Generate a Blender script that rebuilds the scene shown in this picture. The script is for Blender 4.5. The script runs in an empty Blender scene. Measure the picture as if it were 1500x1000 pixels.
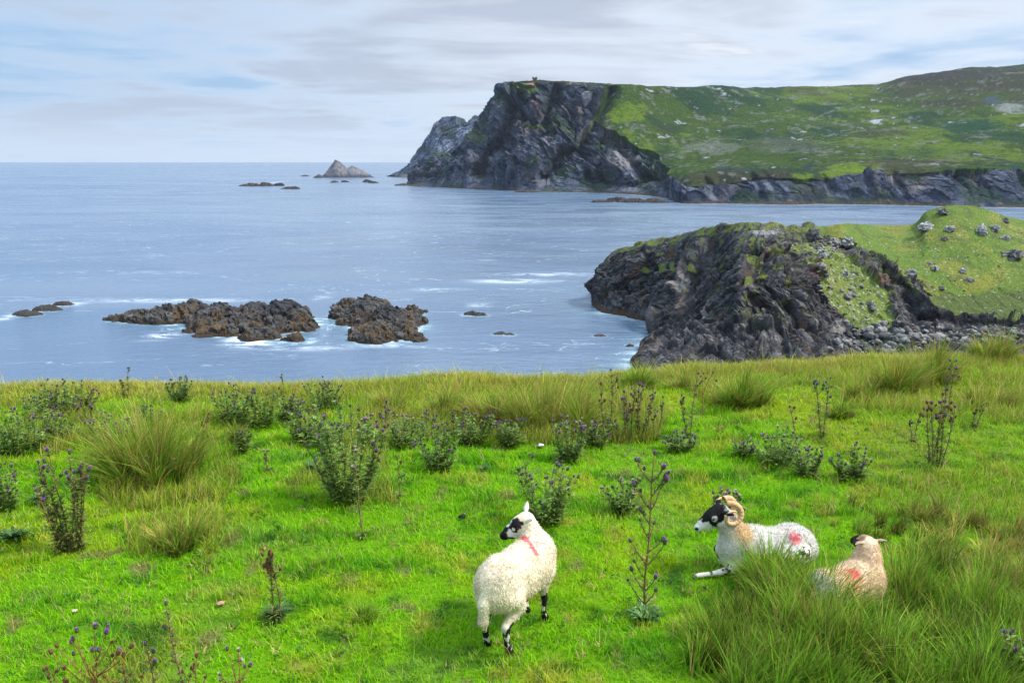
import bpy, math, random
import numpy as np
from mathutils import Vector
SC = bpy.context.scene
COL = SC.collection

# ------------------------------------------------------------------ camera
CAMZ = 52.0                      # metres above the sea
DIP = .0037                      # the sea horizon lies this far below eye level
PITCH = math.atan(262/1200) + DIP
cam_d = bpy.data.cameras.new('camera'); cam = bpy.data.objects.new('camera', cam_d); COL.objects.link(cam)
cam.location = (0, 0, CAMZ); cam.rotation_euler = (math.pi/2 - PITCH, 0, 0)
cam_d.sensor_width = 36; cam_d.lens = 36*1200/1500
cam_d.clip_start = 0.1; cam_d.clip_end = 400000
SC.camera = cam

# ------------------------------------------------------------------ light
SUN_EL, SUN_AZ = math.radians(50), math.radians(98)      # azimuth measured from +Y (view direction) towards +X (right)
sd = bpy.data.lights.new('sun', 'SUN'); sd.energy = 3.4; sd.angle = math.radians(9); sd.color = (1, .96, .88)
sun = bpy.data.objects.new('sun', sd); COL.objects.link(sun); sun.location = (0, 0, 300)
sv = Vector((math.sin(SUN_AZ)*math.cos(SUN_EL), math.cos(SUN_AZ)*math.cos(SUN_EL), math.sin(SUN_EL)))
sun.rotation_euler = sv.to_track_quat('Z', 'Y').to_euler()
SC.view_settings.view_transform = 'Standard'; SC.view_settings.look = 'None'
SC.view_settings.exposure = 0.5; SC.view_settings.gamma = 1
SC.cycles.max_bounces = 6; SC.cycles.transparent_max_bounces = 6; SC.cycles.volume_bounces = 0
SC.cycles.volume_max_steps = 64; SC.cycles.caustics_reflective = False; SC.cycles.caustics_refractive = False

# ------------------------------------------------------------------ node helpers
class NT:
    def __init__(s, tree): s.t = tree; s.n = tree.nodes; s.l = tree.links
    def new(s, k, **kw):
        n = s.n.new(k)
        for a, b in kw.items(): setattr(n, a, b)
        return n
    def put(s, sock, v):
        if hasattr(v, 'is_linked') or isinstance(v, bpy.types.NodeSocket): s.l.new(v, sock)
        else:
            if isinstance(v, tuple) and len(v) == 3 and sock.type == 'RGBA': v = v + (1,)
            sock.default_value = v
    def math(s, op, a, b=0.0, c=None, clamp=False):
        n = s.new('ShaderNodeMath', operation=op, use_clamp=clamp); s.put(n.inputs[0], a); s.put(n.inputs[1], b)
        if c is not None: s.put(n.inputs[2], c)
        return n.outputs[0]
    def mix(s, f, a, b, mode='MIX'):
        n = s.new('ShaderNodeMix', data_type='RGBA', blend_type=mode); s.put(n.inputs[0], f); s.put(n.inputs[6], a); s.put(n.inputs[7], b)
        return n.outputs[2]
    def noise(s, vec, scale, detail=5, rough=.55, dist=0, dims='3D'):
        n = s.new('ShaderNodeTexNoise', noise_dimensions=dims); s.put(n.inputs['Vector'], vec); n.inputs['Scale'].default_value = scale
        n.inputs['Detail'].default_value = detail; n.inputs['Roughness'].default_value = rough; n.inputs['Distortion'].default_value = dist
        return n.outputs[0]
    def ramp(s, f, stops, interp='LINEAR'):
        n = s.new('ShaderNodeValToRGB'); n.color_ramp.interpolation = interp; s.put(n.inputs[0], f)
        e = n.color_ramp.elements
        while len(e) < len(stops): e.new(.5)
        for i, (p, c) in enumerate(stops):
            e[i].position = p; e[i].color = tuple(c)+(1,) if not isinstance(c, float) else (c, c, c, 1)
        return n.outputs[0]
    def rng(s, v, a, b, c=0., d=1.):
        n = s.new('ShaderNodeMapRange'); s.put(n.inputs[0], v)
        for i, q in enumerate((a, b, c, d)): n.inputs[i+1].default_value = q
        n.interpolation_type = 'SMOOTHSTEP'
        return n.outputs[0]
    def comb(s, x, y, z):
        n = s.new('ShaderNodeCombineXYZ')
        for i, q in enumerate((x, y, z)): s.put(n.inputs[i], q)
        return n.outputs[0]

def material(name):
    m = bpy.data.materials.new(name); m.use_nodes = True; m.node_tree.nodes.clear()
    t = NT(m.node_tree); out = t.new('ShaderNodeOutputMaterial')
    return m, t, out

# ------------------------------------------------------------------ world : sky texture behind layered cloud
W = bpy.data.worlds.new('World'); SC.world = W; W.use_nodes = True; W.node_tree.nodes.clear()
t = NT(W.node_tree)
sky = t.new('ShaderNodeTexSky', sky_type='NISHITA'); sky.sun_disc = False
sky.sun_elevation = SUN_EL; sky.sun_rotation = SUN_AZ; sky.altitude = 50; sky.air_density = 1.0; sky.dust_density = 1.0
tc = t.new('ShaderNodeTexCoord'); sp = t.new('ShaderNodeSeparateXYZ'); t.l.new(tc.outputs['Generated'], sp.inputs[0])
X, Y, Z = sp.outputs
zc = t.math('MAXIMUM', Z, 0.0)
den = t.math('ADD', zc, 0.055)
cx = t.math('DIVIDE', X, den); cy = t.math('DIVIDE', Y, den)          # a flat cloud deck seen in perspective
cv = t.comb(cx, cy, 0.0)
n1 = t.noise(cv, .30, 5, .5, .6)
n2 = t.noise(t.comb(t.math('MULTIPLY', cx, .75), cy, 7.3), .70, 9, .60, .9)
n3 = t.noise(t.comb(t.math('MULTIPLY', cx, .4), cy, 3.1), 1.9, 5, .5, .8)
dens = t.math('ADD', t.math('MULTIPLY', n1, .66), t.math('ADD', t.math('MULTIPLY', n2, .27), t.math('MULTIPLY', n3, .09)))
az = t.math('ARCTAN2', X, Y)
# thinner cover low on the left, thick on the right
lft = t.rng(az, -.55, .15, 1., 0.)
cover = t.math('SUBTRACT', dens, t.math('MULTIPLY', lft, .075))
cloud_f = t.rng(cover, .35, .56)
shade = t.rng(dens, .445, .575)                      # thick parts darker
cl = t.mix(shade, (.84, .88, .93), (.44, .50, .61))
brk = t.math('MULTIPLY', t.rng(n2, .57, .67), t.rng(az, .0, .35))
cl = t.mix(t.math('MULTIPLY', brk, .55), cl, (1.05, 1.05, 1.05))
blue = t.mix(.75, t.mix(1., sky.outputs[0], (.075, .075, .075), 'MULTIPLY'), (.34, .53, .80))
col = t.mix(cloud_f, blue, cl)
hz = t.rng(Z, 0., .06, .75, 0.)
col = t.mix(hz, col, (.62, .71, .80))
# an overcast sky is about three times brighter overhead than at the horizon
zen = t.rng(Z, .16, .95, 1., 2.6)
mul = t.new('ShaderNodeVectorMath', operation='SCALE'); t.l.new(col, mul.inputs[0]); t.l.new(zen, mul.inputs['Scale'])
bg = t.new('ShaderNodeBackground'); t.l.new(mul.outputs[0], bg.inputs[0]); bg.inputs[1].default_value = 0.84
wo = t.new('ShaderNodeOutputWorld'); t.l.new(bg.outputs[0], wo.inputs[0])
W.cycles.sampling_method = 'MANUAL'; W.cycles.sample_map_resolution = 512

# ------------------------------------------------------------------ numeric helpers
R = np.random.default_rng(7)
_p = R.permutation(256); _p = np.concatenate([_p, _p, _p])
_g = R.normal(size=(256, 3)); _g /= np.linalg.norm(_g, axis=1)[:, None]
def pn(P):
    i = np.floor(P).astype(np.int64); f = P - i; u = f*f*f*(f*(f*6-15)+10); i &= 255
    out = 0
    for a in (0, 1):
        ha = _p[(i[:, 0]+a) & 255]; wa = u[:, 0] if a else 1-u[:, 0]
        for b in (0, 1):
            hb = _p[(ha + i[:, 1]+b) & 255]; wb = u[:, 1] if b else 1-u[:, 1]
            for c in (0, 1):
                h = _p[(hb + i[:, 2]+c) & 255]; wc = u[:, 2] if c else 1-u[:, 2]
                g = _g[h]
                out = out + wa*wb*wc*(g[:, 0]*(f[:, 0]-a) + g[:, 1]*(f[:, 1]-b) + g[:, 2]*(f[:, 2]-c))
    return out*1.5
def fbm(P, o=5, lac=2.03, g=.5):
    P = np.asarray(P, float); s = 0; a = 1; n = 0
    for k in range(o): s = s + a*pn(P + 17.3*k); n += a; a *= g; P = P*lac
    return s/n
def ridged(P, o=5, lac=2.07, g=.55):
    P = np.asarray(P, float); s = 0; a = 1; n = 0
    for k in range(o): s = s + a*(1-2*np.abs(pn(P+9.1*k))); n += a; a *= g; P = P*lac
    return s/n
_hr = R.random((4096, 7))
def chips(P, tilt=.8):
    """blocky facets: every cell carries its own tilted plane; returns height and distance-to-crack"""
    i0 = np.floor(P).astype(np.int64); best = np.full(len(P), 9.); sec = best.copy(); val = np.zeros(len(P)); idv = np.zeros(len(P))
    for a in (-1, 0, 1):
        for b in (-1, 0, 1):
            for c in (-1, 0, 1):
                q = i0 + (a, b, c)
                h = (q[:, 0]*73856093 ^ q[:, 1]*19349663 ^ q[:, 2]*83492791) & 4095
                r = _hr[h]; d = P - (q + r[:, :3]); dd = (d*d).sum(1)
                v = (r[:, 3]-.5)*.9 + (d*(r[:, 4:7]-.5)).sum(1)*tilt*2
                m = dd < best
                sec = np.where(m, best, np.minimum(sec, dd)); val = np.where(m, v, val); idv = np.where(m, r[:, 3], idv); best = np.where(m, dd, best)
    return val, np.sqrt(sec)-np.sqrt(best), idv
def ss(x, a, b):
    q = np.clip((x-a)/(b-a), 0, 1); return q*q*(3-2*q)
def lerp(a, b, f): return a + (b-a)*f
def mixc(c, k, f): return c + (np.asarray(k)-c)*f[:, None]

CP, SP = math.cos(PITCH), math.sin(PITCH)
def ray(px, py):
    u = 500-py
    return np.array([px-750., 1200*CP + u*SP, -1200*SP + u*CP])
def at(px, py, Yd=None, z=0.):
    """world point seen at a spot of the photograph, at a given distance Yd or on the level z"""
    r = ray(px, py)
    if Yd is not None and Yd > 600: Yd = 52/math.tan(math.atan(52/Yd)+DIP)
    k = Yd/r[1] if Yd is not None else (z-CAMZ)/r[2]
    return np.array([0, 0, CAMZ]) + r*k
def pix(P):
    x = P[:, 0]; y = P[:, 1]; z = P[:, 2]-CAMZ
    d = y*CP - z*SP; u = y*SP + z*CP
    return 750 + 1200*x/d, 500 - 1200*u/d

def mesh_np(name, V, F, C=None, smooth=True, mats=(), mi=None):
    """V n*3, F list of index arrays (n*3 and/or n*4), C per-vertex colour"""
    me = bpy.data.meshes.new(name); V = np.ascontiguousarray(V, dtype=np.float32)
    if not isinstance(F, (list, tuple)): F = [F]
    F = [np.asarray(f, dtype=np.int32) for f in F if len(f)]
    lv = np.concatenate([f.ravel() for f in F]); tot = np.concatenate([np.full(len(f), f.shape[1], np.int32) for f in F])
    st = np.concatenate([[0], np.cumsum(tot)[:-1]]).astype(np.int32)
    me.vertices.add(len(V)); me.vertices.foreach_set('co', V.ravel())
    me.loops.add(len(lv)); me.loops.foreach_set('vertex_index', lv)
    me.polygons.add(len(tot)); me.polygons.foreach_set('loop_start', st); me.polygons.foreach_set('loop_total', tot)
    if mi is not None: me.polygons.foreach_set('material_index', np.asarray(mi, np.int32))
    if C is not None:
        C = np.asarray(C, np.float32)
        if C.shape[1] == 3: C = np.concatenate([C, np.ones((len(C), 1), np.float32)], 1)
        a = me.color_attributes.new('Col', 'FLOAT_COLOR', 'POINT'); a.data.foreach_set('color', np.ascontiguousarray(C).ravel())
    me.polygons.foreach_set('use_smooth', np.full(len(tot), smooth))
    me.update(calc_edges=True)
    for m in mats: me.materials.append(m)
    return me
def link(name, me, parent=None, loc=None, label=None, cat=None, group=None, kind=None):
    o = bpy.data.objects.new(name, me); COL.objects.link(o)
    if parent is not None: o.parent = parent
    if loc is not None: o.location = loc
    if label: o['label'] = label
    if cat: o['category'] = cat
    if group: o['group'] = group
    if kind: o['kind'] = kind
    return o
def grid_faces(n, m):
    i = np.arange(n*m).reshape(n, m)
    return np.stack([i[:-1, :-1], i[:-1, 1:], i[1:, 1:], i[1:, :-1]], -1).reshape(-1, 4)
def gnormals(G):
    du = np.gradient(G, axis=0); dv = np.gradient(G, axis=1); n = np.cross(du, dv)
    return n/(np.linalg.norm(n, axis=2, keepdims=True)+1e-9)

# ------------------------------------------------------------------ materials
def col_mat(name, rough=.9, bump=None, spec=.2, trans=0., vary=0., vscale=8.):
    m, t, out = material(name)
    a = t.new('ShaderNodeVertexColor'); a.layer_name = 'Col'
    b = t.new('ShaderNodeBsdfPrincipled'); c = a.outputs[0]
    geo = t.new('ShaderNodeNewGeometry')
    if vary:
        n = t.noise(geo.outputs['Position'], vscale, 5, .65)
        c = t.mix(1., c, t.ramp(n, [(.25, 1-vary), (.75, 1+vary)]), 'MULTIPLY')
    t.put(b.inputs['Base Color'], c); b.inputs['Roughness'].default_value = rough; b.inputs['Specular IOR Level'].default_value = spec
    if bump:
        n = t.noise(geo.outputs['Position'], bump[0], 6, .7)
        bp = t.new('ShaderNodeBump'); bp.inputs['Strength'].default_value = bump[1]; bp.inputs['Distance'].default_value = bump[2]
        t.l.new(n, bp.inputs['Height']); t.l.new(bp.outputs[0], b.inputs['Normal'])
    s = b.outputs[0]
    if trans:
        tr = t.new('ShaderNodeBsdfTranslucent'); t.put(tr.inputs[0], c); mx = t.new('ShaderNodeMixShader'); mx.inputs[0].default_value = trans
        t.l.new(s, mx.inputs[1]); t.l.new(tr.outputs[0], mx.inputs[2]); s = mx.outputs[0]
    t.l.new(s, out.inputs[0]); return m
M_ROCK = col_mat('sea_worn_rock', .8, (2.2, 1., .5), .25, vary=.6, vscale=2.6)
M_FAR = col_mat('distant_rock_and_turf', .95, (.22, 1., 5.), .05, vary=.6, vscale=.25)
M_SOIL = col_mat('meadow_soil', .95, (30, .5, .02), .1, vary=.4, vscale=40)
M_GRASS = col_mat('grass_blades', .7, None, .12, trans=.35)
M_LEAF = col_mat('leaf', .6, None, .3, trans=.2)
M_STEM = col_mat('stem', .8, None, .2)
M_STONE = col_mat('grey_boulder_stone', .85, (6., .8, .1), .25, vary=.35, vscale=5)

def sea_mat():
    m, t, out = material('sea_water')
    geo = t.new('ShaderNodeNewGeometry'); P = geo.outputs['Position']
    a = t.new('ShaderNodeVertexColor'); a.layer_name = 'Col'
    s = t.new('ShaderNodeSeparateColor'); t.l.new(a.outputs[0], s.inputs[0]); foam_a, shal, ruff = s.outputs
    mp = t.new('ShaderNodeMapping'); mp.inputs['Rotation'].default_value = (0, 0, .35); mp.inputs['Scale'].default_value = (.45, 1.0, 1.); t.l.new(P, mp.inputs[0]); q = mp.outputs[0]
    big = t.noise(q, .004, 4, .6, .6); streak = t.noise(q, .02, 6, .65, 1.2)
    w1 = t.noise(q, .30, 6, .62, .4); w2 = t.noise(q, 1.1, 5, .6); w3 = t.noise(q, .06, 4, .6)
    h = t.math('ADD', t.math('MULTIPLY', w1, 1.0), t.math('ADD', t.math('MULTIPLY', w2, .30), t.math('MULTIPLY', w3, 2.0)))
    bp = t.new('ShaderNodeBump'); bp.inputs['Distance'].default_value = 1.0; t.l.new(h, bp.inputs['Height'])
    t.put(bp.inputs['Strength'], t.rng(streak, .38, .62, .40, .85))
    deep = t.mix(t.rng(big, .35, .65), (.090, .140, .215), (.125, .18, .25))
    deep = t.mix(t.math('MULTIPLY', shal, .75), deep, (.16, .36, .40))
    b = t.new('ShaderNodeBsdfPrincipled'); b.inputs['IOR'].default_value = 1.33; t.put(b.inputs['Roughness'], t.rng(streak, .35, .65, .16, .32))
    fn = t.noise(P, .55, 9, .78, 2.5); fn2 = t.noise(q, .13, 5, .6, 2.0)
    fm = t.math('MULTIPLY', t.rng(t.math('ADD', t.math('MULTIPLY', fn, .5), t.math('MULTIPLY', fn2, .5)), .44, .56), foam_a)
    fm = t.math('ADD', fm, t.rng(foam_a, .72, 1., 0., .55), clamp=True)
    # thin lines of old foam drifting with the current
    l = t.noise(q, .011, 5, .55, 2.2); line = t.rng(t.math('ABSOLUTE', t.math('SUBTRACT', l, .5)), .0, .006, 1., 0.)
    line = t.math('MULTIPLY', t.math('MULTIPLY', line, t.rng(fn2, .42, .6)), t.math('MULTIPLY', ruff, .30))
    fm = t.math('MAXIMUM', fm, line)
    t.put(b.inputs['Base Color'], t.mix(fm, deep, (.78, .84, .87))); t.put(b.inputs['Roughness'], t.math('ADD', t.rng(streak, .35, .65, .16, .32), t.math('MULTIPLY', fm, .5)))
    t.l.new(bp.outputs[0], b.inputs['Normal']); t.l.new(b.outputs[0], out.inputs[0]); return m
M_SEA = sea_mat()

# ------------------------------------------------------------------ lofted land : a net of surveyed points, densified and weathered
def cr(P, cnt):
    """Catmull-Rom along axis 0 of P (n,...) with cnt[i] samples in interval i"""
    n = len(P); out = []
    for i in range(n-1):
        p0 = P[max(i-1, 0)]; p1 = P[i]; p2 = P[i+1]; p3 = P[min(i+2, n-1)]
        for k in range(cnt[i]):
            s = k/cnt[i]; m1 = (p2-p0)*.5*.8; m2 = (p3-p1)*.5*.8; s2 = s*s; s3 = s2*s
            out.append((2*s3-3*s2+1)*p1 + (s3-2*s2+s)*m1 + (-2*s3+3*s2)*p2 + (s3-s2)*m2)
    out.append(P[-1]); return np.array(out)
def loft(net, row_cnt, col_cnt):
    N = np.array(net)                       # stations, rows, 3
    return cr(np.swapaxes(cr(N, col_cnt), 0, 1), row_cnt)     # rows x cols x 3

SHORE = []        # (x, y, r) footprints that raise foam

# ------------------------------------------------------------------ point-in-polygon softness in survey space
def inpoly(px, py, poly):
    ins = np.zeros(len(px), bool); n = len(poly)
    for i in range(n):
        x1, y1 = poly[i]; x2, y2 = poly[(i+1) % n]
        c = ((y1 > py) != (y2 > py)) & (px < (x2-x1)*(py-y1)/(y2-y1+1e-9)+x1); ins ^= c
    return ins
def blob(px, py, cx, cy, rx, ry):
    return np.exp(-(((px-cx)/rx)**2+((py-cy)/ry)**2))
def nearline(px, py, pts, w):
    d = np.full(len(px), 1e9)
    for (x1, y1), (x2, y2) in zip(pts[:-1], pts[1:]):
        L = (x2-x1)**2+(y2-y1)**2; s = np.clip(((px-x1)*(x2-x1)+(py-y1)*(y2-y1))/L, 0, 1)
        d = np.minimum(d, np.hypot(px-x1-s*(x2-x1), py-y1-s*(y2-y1)))
    return np.exp(-(d/w)**2)
def basis(v):
    v = np.array(v, float); v /= np.linalg.norm(v); a = np.cross(v, [0, 0, 1.]); a /= np.linalg.norm(a); return np.stack([v, a, np.cross(v, a)])
def strat(P, B, sc):
    return (P @ B.T)*np.array(sc)

# ------------------------------------------------------------------ the near headland
def near_headland():
    def st(r1, r2, r3, r4, back=(8, 26, 50)):
        a = at(*r1, z=0.); pts = [a+[0, -6, -7], a, at(*r2), at(*r3), at(*r4)]
        c = pts[-1]; k = c/np.hypot(c[0], c[1]); k = np.array([c[0], c[1], 0])/np.hypot(c[0], c[1])
        pts += [c+k*back[0]+[0, 0, -1.0], np.append((c+k*back[1])[:2], 4.), np.append((c+k*back[2])[:2], -7.)]
        return pts
    S = [st((866, 442), (868, 436, 313), (871, 428, 314), (874, 424, 316), (2, 6, 10)),
         st((872, 452), (872, 430, 303), (874, 410, 306), (877, 408, 309), (3, 10, 20)),
         st((882, 457), (884, 415, 294), (889, 392, 297), (896, 374, 301), (4, 16, 32)),
         st((930, 466), (930, 430, 278), (930, 395, 282), (930, 364, 288)),
         st((960, 478), (965, 440, 265), (975, 390, 270), (980, 354, 277)),
         st((930, 528), (985, 470, 236), (1012, 395, 250), (1022, 342, 262)),
         st((960, 560), (1040, 480, 222), (1055, 395, 236), (1065, 335, 249)),
         st((1040, 575), (1110, 470, 214), (1110, 390, 225), (1113, 332, 240)),
         st((1130, 580), (1165, 480, 211), (1160, 400, 226), (1160, 335, 246)),
         st((1210, 570), (1215, 490, 218), (1205, 400, 240), (1204, 339, 260)),
         st((1270, 560), (1262, 490, 226), (1245, 400, 252), (1240, 334, 284)),
         st((1330, 560), (1320, 480, 232), (1300, 400, 256), (1290, 336, 302)),
         st((1380, 550), (1362, 480, 235), (1345, 400, 258), (1338, 334, 300)),
         st((1400, 550), (1380, 480, 235), (1365, 400, 260), (1358, 317, 296)),
         st((1450, 550), (1420, 480, 235), (1405, 400, 262), (1396, 309, 294)),
         st((1490, 550), (1460, 479, 235), (1450, 400, 262), (1440, 313, 296)),
         st((1540, 550), (1510, 478, 235), (1500, 400, 262), (1500, 329, 300)),
         st((1700, 550), (1700, 476, 232), (1700, 400, 262), (1700, 352, 300)),
         st((2100, 560), (2100, 480, 232), (2100, 420, 262), (2100, 372, 300))]
    cols = [10, 14, 60, 60, 60, 66, 60, 62, 60, 50, 56, 50, 30, 44, 44, 50, 70, 60]
    G = loft(S, [6, 150, 110, 100, 14, 22, 10], cols)
    sh = G.shape; N = gnormals(G).reshape(-1, 3); P = G.reshape(-1, 3).copy()
    if N[:, 2].mean() < 0: N = -N
    px, py = pix(P)
    wob = fbm(P*.11, 4); wx = px + 16*wob + 7*fbm(P*.5+5, 3); wy = py + 12*fbm(P*.11+40, 4) + 5*fbm(P*.6+9, 3)
    hill = inpoly(wx, wy, [(1190, 345), (1214, 343), (1252, 354), (1290, 374), (1330, 404), (1366, 428), (1420, 432), (2200, 430), (2200, 250), (1190, 250)])
    low = inpoly(wx, wy, [(1366, 428), (2200, 428), (2200, 478), (1470, 474), (1400, 466), (1372, 450)])
    scree = inpoly(wx, wy, [(1148, 362), (1170, 352), (1215, 356), (1240, 376), (1296, 430), (1310, 490), (1255, 490), (1225, 455), (1195, 430), (1196, 398), (1160, 378)])
    row = np.repeat(np.arange(sh[0]), sh[1]); top = row > 354
    crest = (py < np.interp(px, [880, 930, 980, 1022, 1065, 1113, 1160, 1204, 1240], [376, 367, 357, 346, 340, 337, 339, 342, 338]) - 1 + 9*wob)
    grass = np.clip(hill*1. + low*.9 + scree*.8 + top*.9 + crest*.45, 0, 1)
    for c in [(1095, 411, 6, 10), (970, 392, 7, 8), (1003, 372, 5, 13), (947, 396, 7, 6), (985, 388, 5, 9), (1010, 392, 5, 5), (1120, 405, 8, 4), (1100, 378, 5, 9), (1104, 360, 6, 14), (1088, 350, 4, 5), (1185, 330, 30, 6)]:
        grass = np.maximum(grass, ss(blob(wx*.5+px*.5, wy*.5+py*.5, *c), .35, .6))
    grass = grass*(1-.85*((px < 1200) & (row > 290))*ss(fbm(P*.30+22, 4)+.5*fbm(P*1.1+3, 3), -.05, .12))
    grass = grass*ss(P[:, 2], 2., 5.)
    rock = 1-grass
    amp = np.clip(rock + .12 + .5*((px < 1195) & (row > 300)), 0, 1)*np.where(top & (px > 1190), .3, 1)*ss(px, 860, 876)
    # slabs dip one way under the scree and the other way up the middle of the cliff
    BA = basis((1, -.5, -1.15)); BB = basis((.9, .2, 1.0)); B = BA; wgt = ss(px+.6*(py-430)+14*wob, 1070, 1100)*(1-ss(430-py+12*wob, 0, 20)*ss(px, 1080, 1110)*.9)
    d = 0; i1 = i2 = i3 = 0; er = 0
    for BX, wg in ((BA, wgt), (BB, 1-wgt)):
        Pw = P
        c0, e0, j0 = chips(strat(Pw, BX, (.024, .048, .055)), 1.); c1, e1, j1 = chips(strat(Pw, BX, (.065, .13, .15))+3, 1.)
        c2, e2, j2 = chips(strat(P, BX, (.20, .38, .44))+6, 1.); c3, e3, j3 = chips(strat(P, BX, (.6, 1.1, 1.2))+9, 1.)
        c0 = c0*ss(e0, 0, .16); c1 = c1*ss(e1, 0, .14); c2 = c2*ss(e2, 0, .12); c3 = c3*ss(e3, 0, .1); sb = P @ BX[2]+2.2*fbm(P*.05+70, 3)+.5*fbm(P*.3, 3)
        saw = lambda L: np.minimum((sb/L) % 1, (1-(sb/L) % 1)*6)
        dd = 4.8*c0 + 2.6*c1 + 1.2*c2 + .5*c3 + 2.6*saw(6.3)*ss(fbm(P*.04+5, 2), -.3, .2) + 1.0*saw(2.1) + .35*saw(.8) + .8*ridged(strat(P, BX, (.03, .08, .10)), 3) - 1.6*np.exp(-(e0/.05)**2) - 1.*np.exp(-(e1/.06)**2) - .4*np.exp(-(e2/.08)**2)
        d = d+dd*wg; i1 = i1+j1*wg; i2 = i2+j2*wg; i3 = i3+j3*wg; er = er+(np.exp(-(e1/.08)**2)+.6*np.exp(-(e2/.1)**2))*wg
    d = d*amp*ss(P[:, 2], -3, 6)*.85*(1-.65*ss(row, 290, 350)) + .35*(1-amp)*fbm(P*.12, 4) + .12*fbm(P*.8, 4)*(1-amp)
    P = P + N*d[:, None]
    # inlets and clefts worn into the cliff
    cut = 9*blob(px, py, 1052, 395, 20, 50) + 5*blob(px, py, 1020, 440, 14, 36) + 6*nearline(px, py, [(1218, 352), (1262, 370), (1300, 402), (1326, 432), (1338, 476)], 13) \
        + 3*nearline(px, py, [(1105, 440), (1135, 490), (1150, 530)], 5) + 2.6*nearline(px, py, [(1150, 450), (1185, 500), (1200, 530)], 5) + 4*nearline(px, py, [(1345, 470), (1420, 478), (1480, 482)], 6)
    bul = 5*blob(px, py, 1085, 440, 14, 55) + 4*blob(px, py, 990, 420, 14, 40) + 3.5*blob(px, py, 1180, 400, 16, 22) + 3.5*nearline(px, py, [(1240, 348), (1290, 378), (1340, 424), (1372, 460)], 8)
    ph = np.stack([P[:, 0], P[:, 1], P[:, 2]*0], 1); ph /= np.linalg.norm(ph, axis=1)[:, None]
    P = P + ph*((cut-bul)*ss(P[:, 2], 0, 6))[:, None] - np.array([0, 0, 1.])*(cut*.25*ss(P[:, 2], 0, 6))[:, None]
    # colour : what the rock and turf are
    n = fbm(P*.25, 5); nf = fbm(P*1.3, 4)
    C = np.tile([.014, .014, .017], (len(P), 1)) + np.clip(.16*(i2*.45+i3*.35+i1*.2)**2.2, 0, 1)[:, None]*np.array([1., .95, .92])
    C = mixc(C, (.13, .12, .112), ss(fbm(P*.13+3, 4)+.45*nf, .10, .4)*.7)
    C = mixc(C, (.30, .285, .265), ss(fbm(strat(P, B, (.3, .9, 1.1))+7, 4)+.4*n, .22, .42)*.6)
    C = mixc(C, (.012, .012, .014), np.clip(er, 0, 1)*.5)
    C = mixc(C, (.16, .09, .045), ss(fbm(P*.17+30, 4), .22, .4)*.55)
    C = mixc(C, (.022, .023, .028), ss(fbm(strat(P, B, (.05, .3, .4))+60, 4), .12, .3)*.6)
    C = mixc(C, (.11, .13, .03), ss(fbm(P*.3+80, 4)+(N[:, 2]-.6)*.5, .12, .3)*ss(P[:, 2], 8, 16)*.8)
    for a, k in [((1033, 460, 5, 12), (.45, .42, .36)), ((995, 410, 10, 16), (.24, .22, .19)), ((1193, 395, 10, 14), (.19, .11, .105)), ((1215, 360, 14, 8), (.34, .32, .32)),
                 ((1230, 480, 22, 10), (.26, .24, .22)), ((1120, 342, 22, 8), (.26, .25, .26)), ((1290, 415, 12, 9), (.13, .07, .05))]:
        C = mixc(C, k, np.clip(ss(blob(wx*.4+px*.6, wy*.4+py*.6, *a)+.4*nf, .3, .7), 0, 1)*.8)
    kelp = ss(1.9+1.6*n+.8*nf-P[:, 2], 0, .6); C = mixc(C, (.075, .045, .020), kelp*.85); C = mixc(C, (.03, .022, .014), ss(.5-P[:, 2], 0, .7)*.9)
    g = np.tile([.095, .150, .010], (len(P), 1)); g = mixc(g, (.165, .175, .018), ss(fbm(P*.06+7, 3)+.3*n, -.02, .25)); g = mixc(g, (.055, .10, .010), ss(nf+.4*n, .05, .35)*.8); g = mixc(g, (.05, .075, .012), ss(fbm(P*.16+95, 4)+.3*nf, .05, .3)*.6); g = g*(1+.7*fbm(P*2.2+5, 3))[:, None]
    g = mixc(g, (.10, .115, .03), (px < 1200)*ss(nf, -.3, .1)*.8); g = mixc(g, (.065, .085, .018), low*.75); g = mixc(g, (.13, .17, .02), scree*.6)
    g = mixc(g, (.34, .33, .31), ss(fbm(P*.9+11, 3), .37-.18*scree, .43-.14*scree)*np.where(top, .3, .9))
    C = lerp(C, g, ss(grass+.35*nf, .38, .62)[:, None])
    pts = P.reshape(sh)
    me = mesh_np('near_headland', P, grid_faces(sh[0], sh[1]), C, (rock[grid_faces(sh[0], sh[1])[:, 0]] < .5), (M_ROCK,))
    link('near_headland', me, kind='structure', label='dark rocky headland with bright green turf on top reaching into the bay')
    wl = pts[6]; 
    for q in wl[::12]: SHORE.append((q[0], q[1], 3., .45))
    return pts
NEAR = near_headland()

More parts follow.
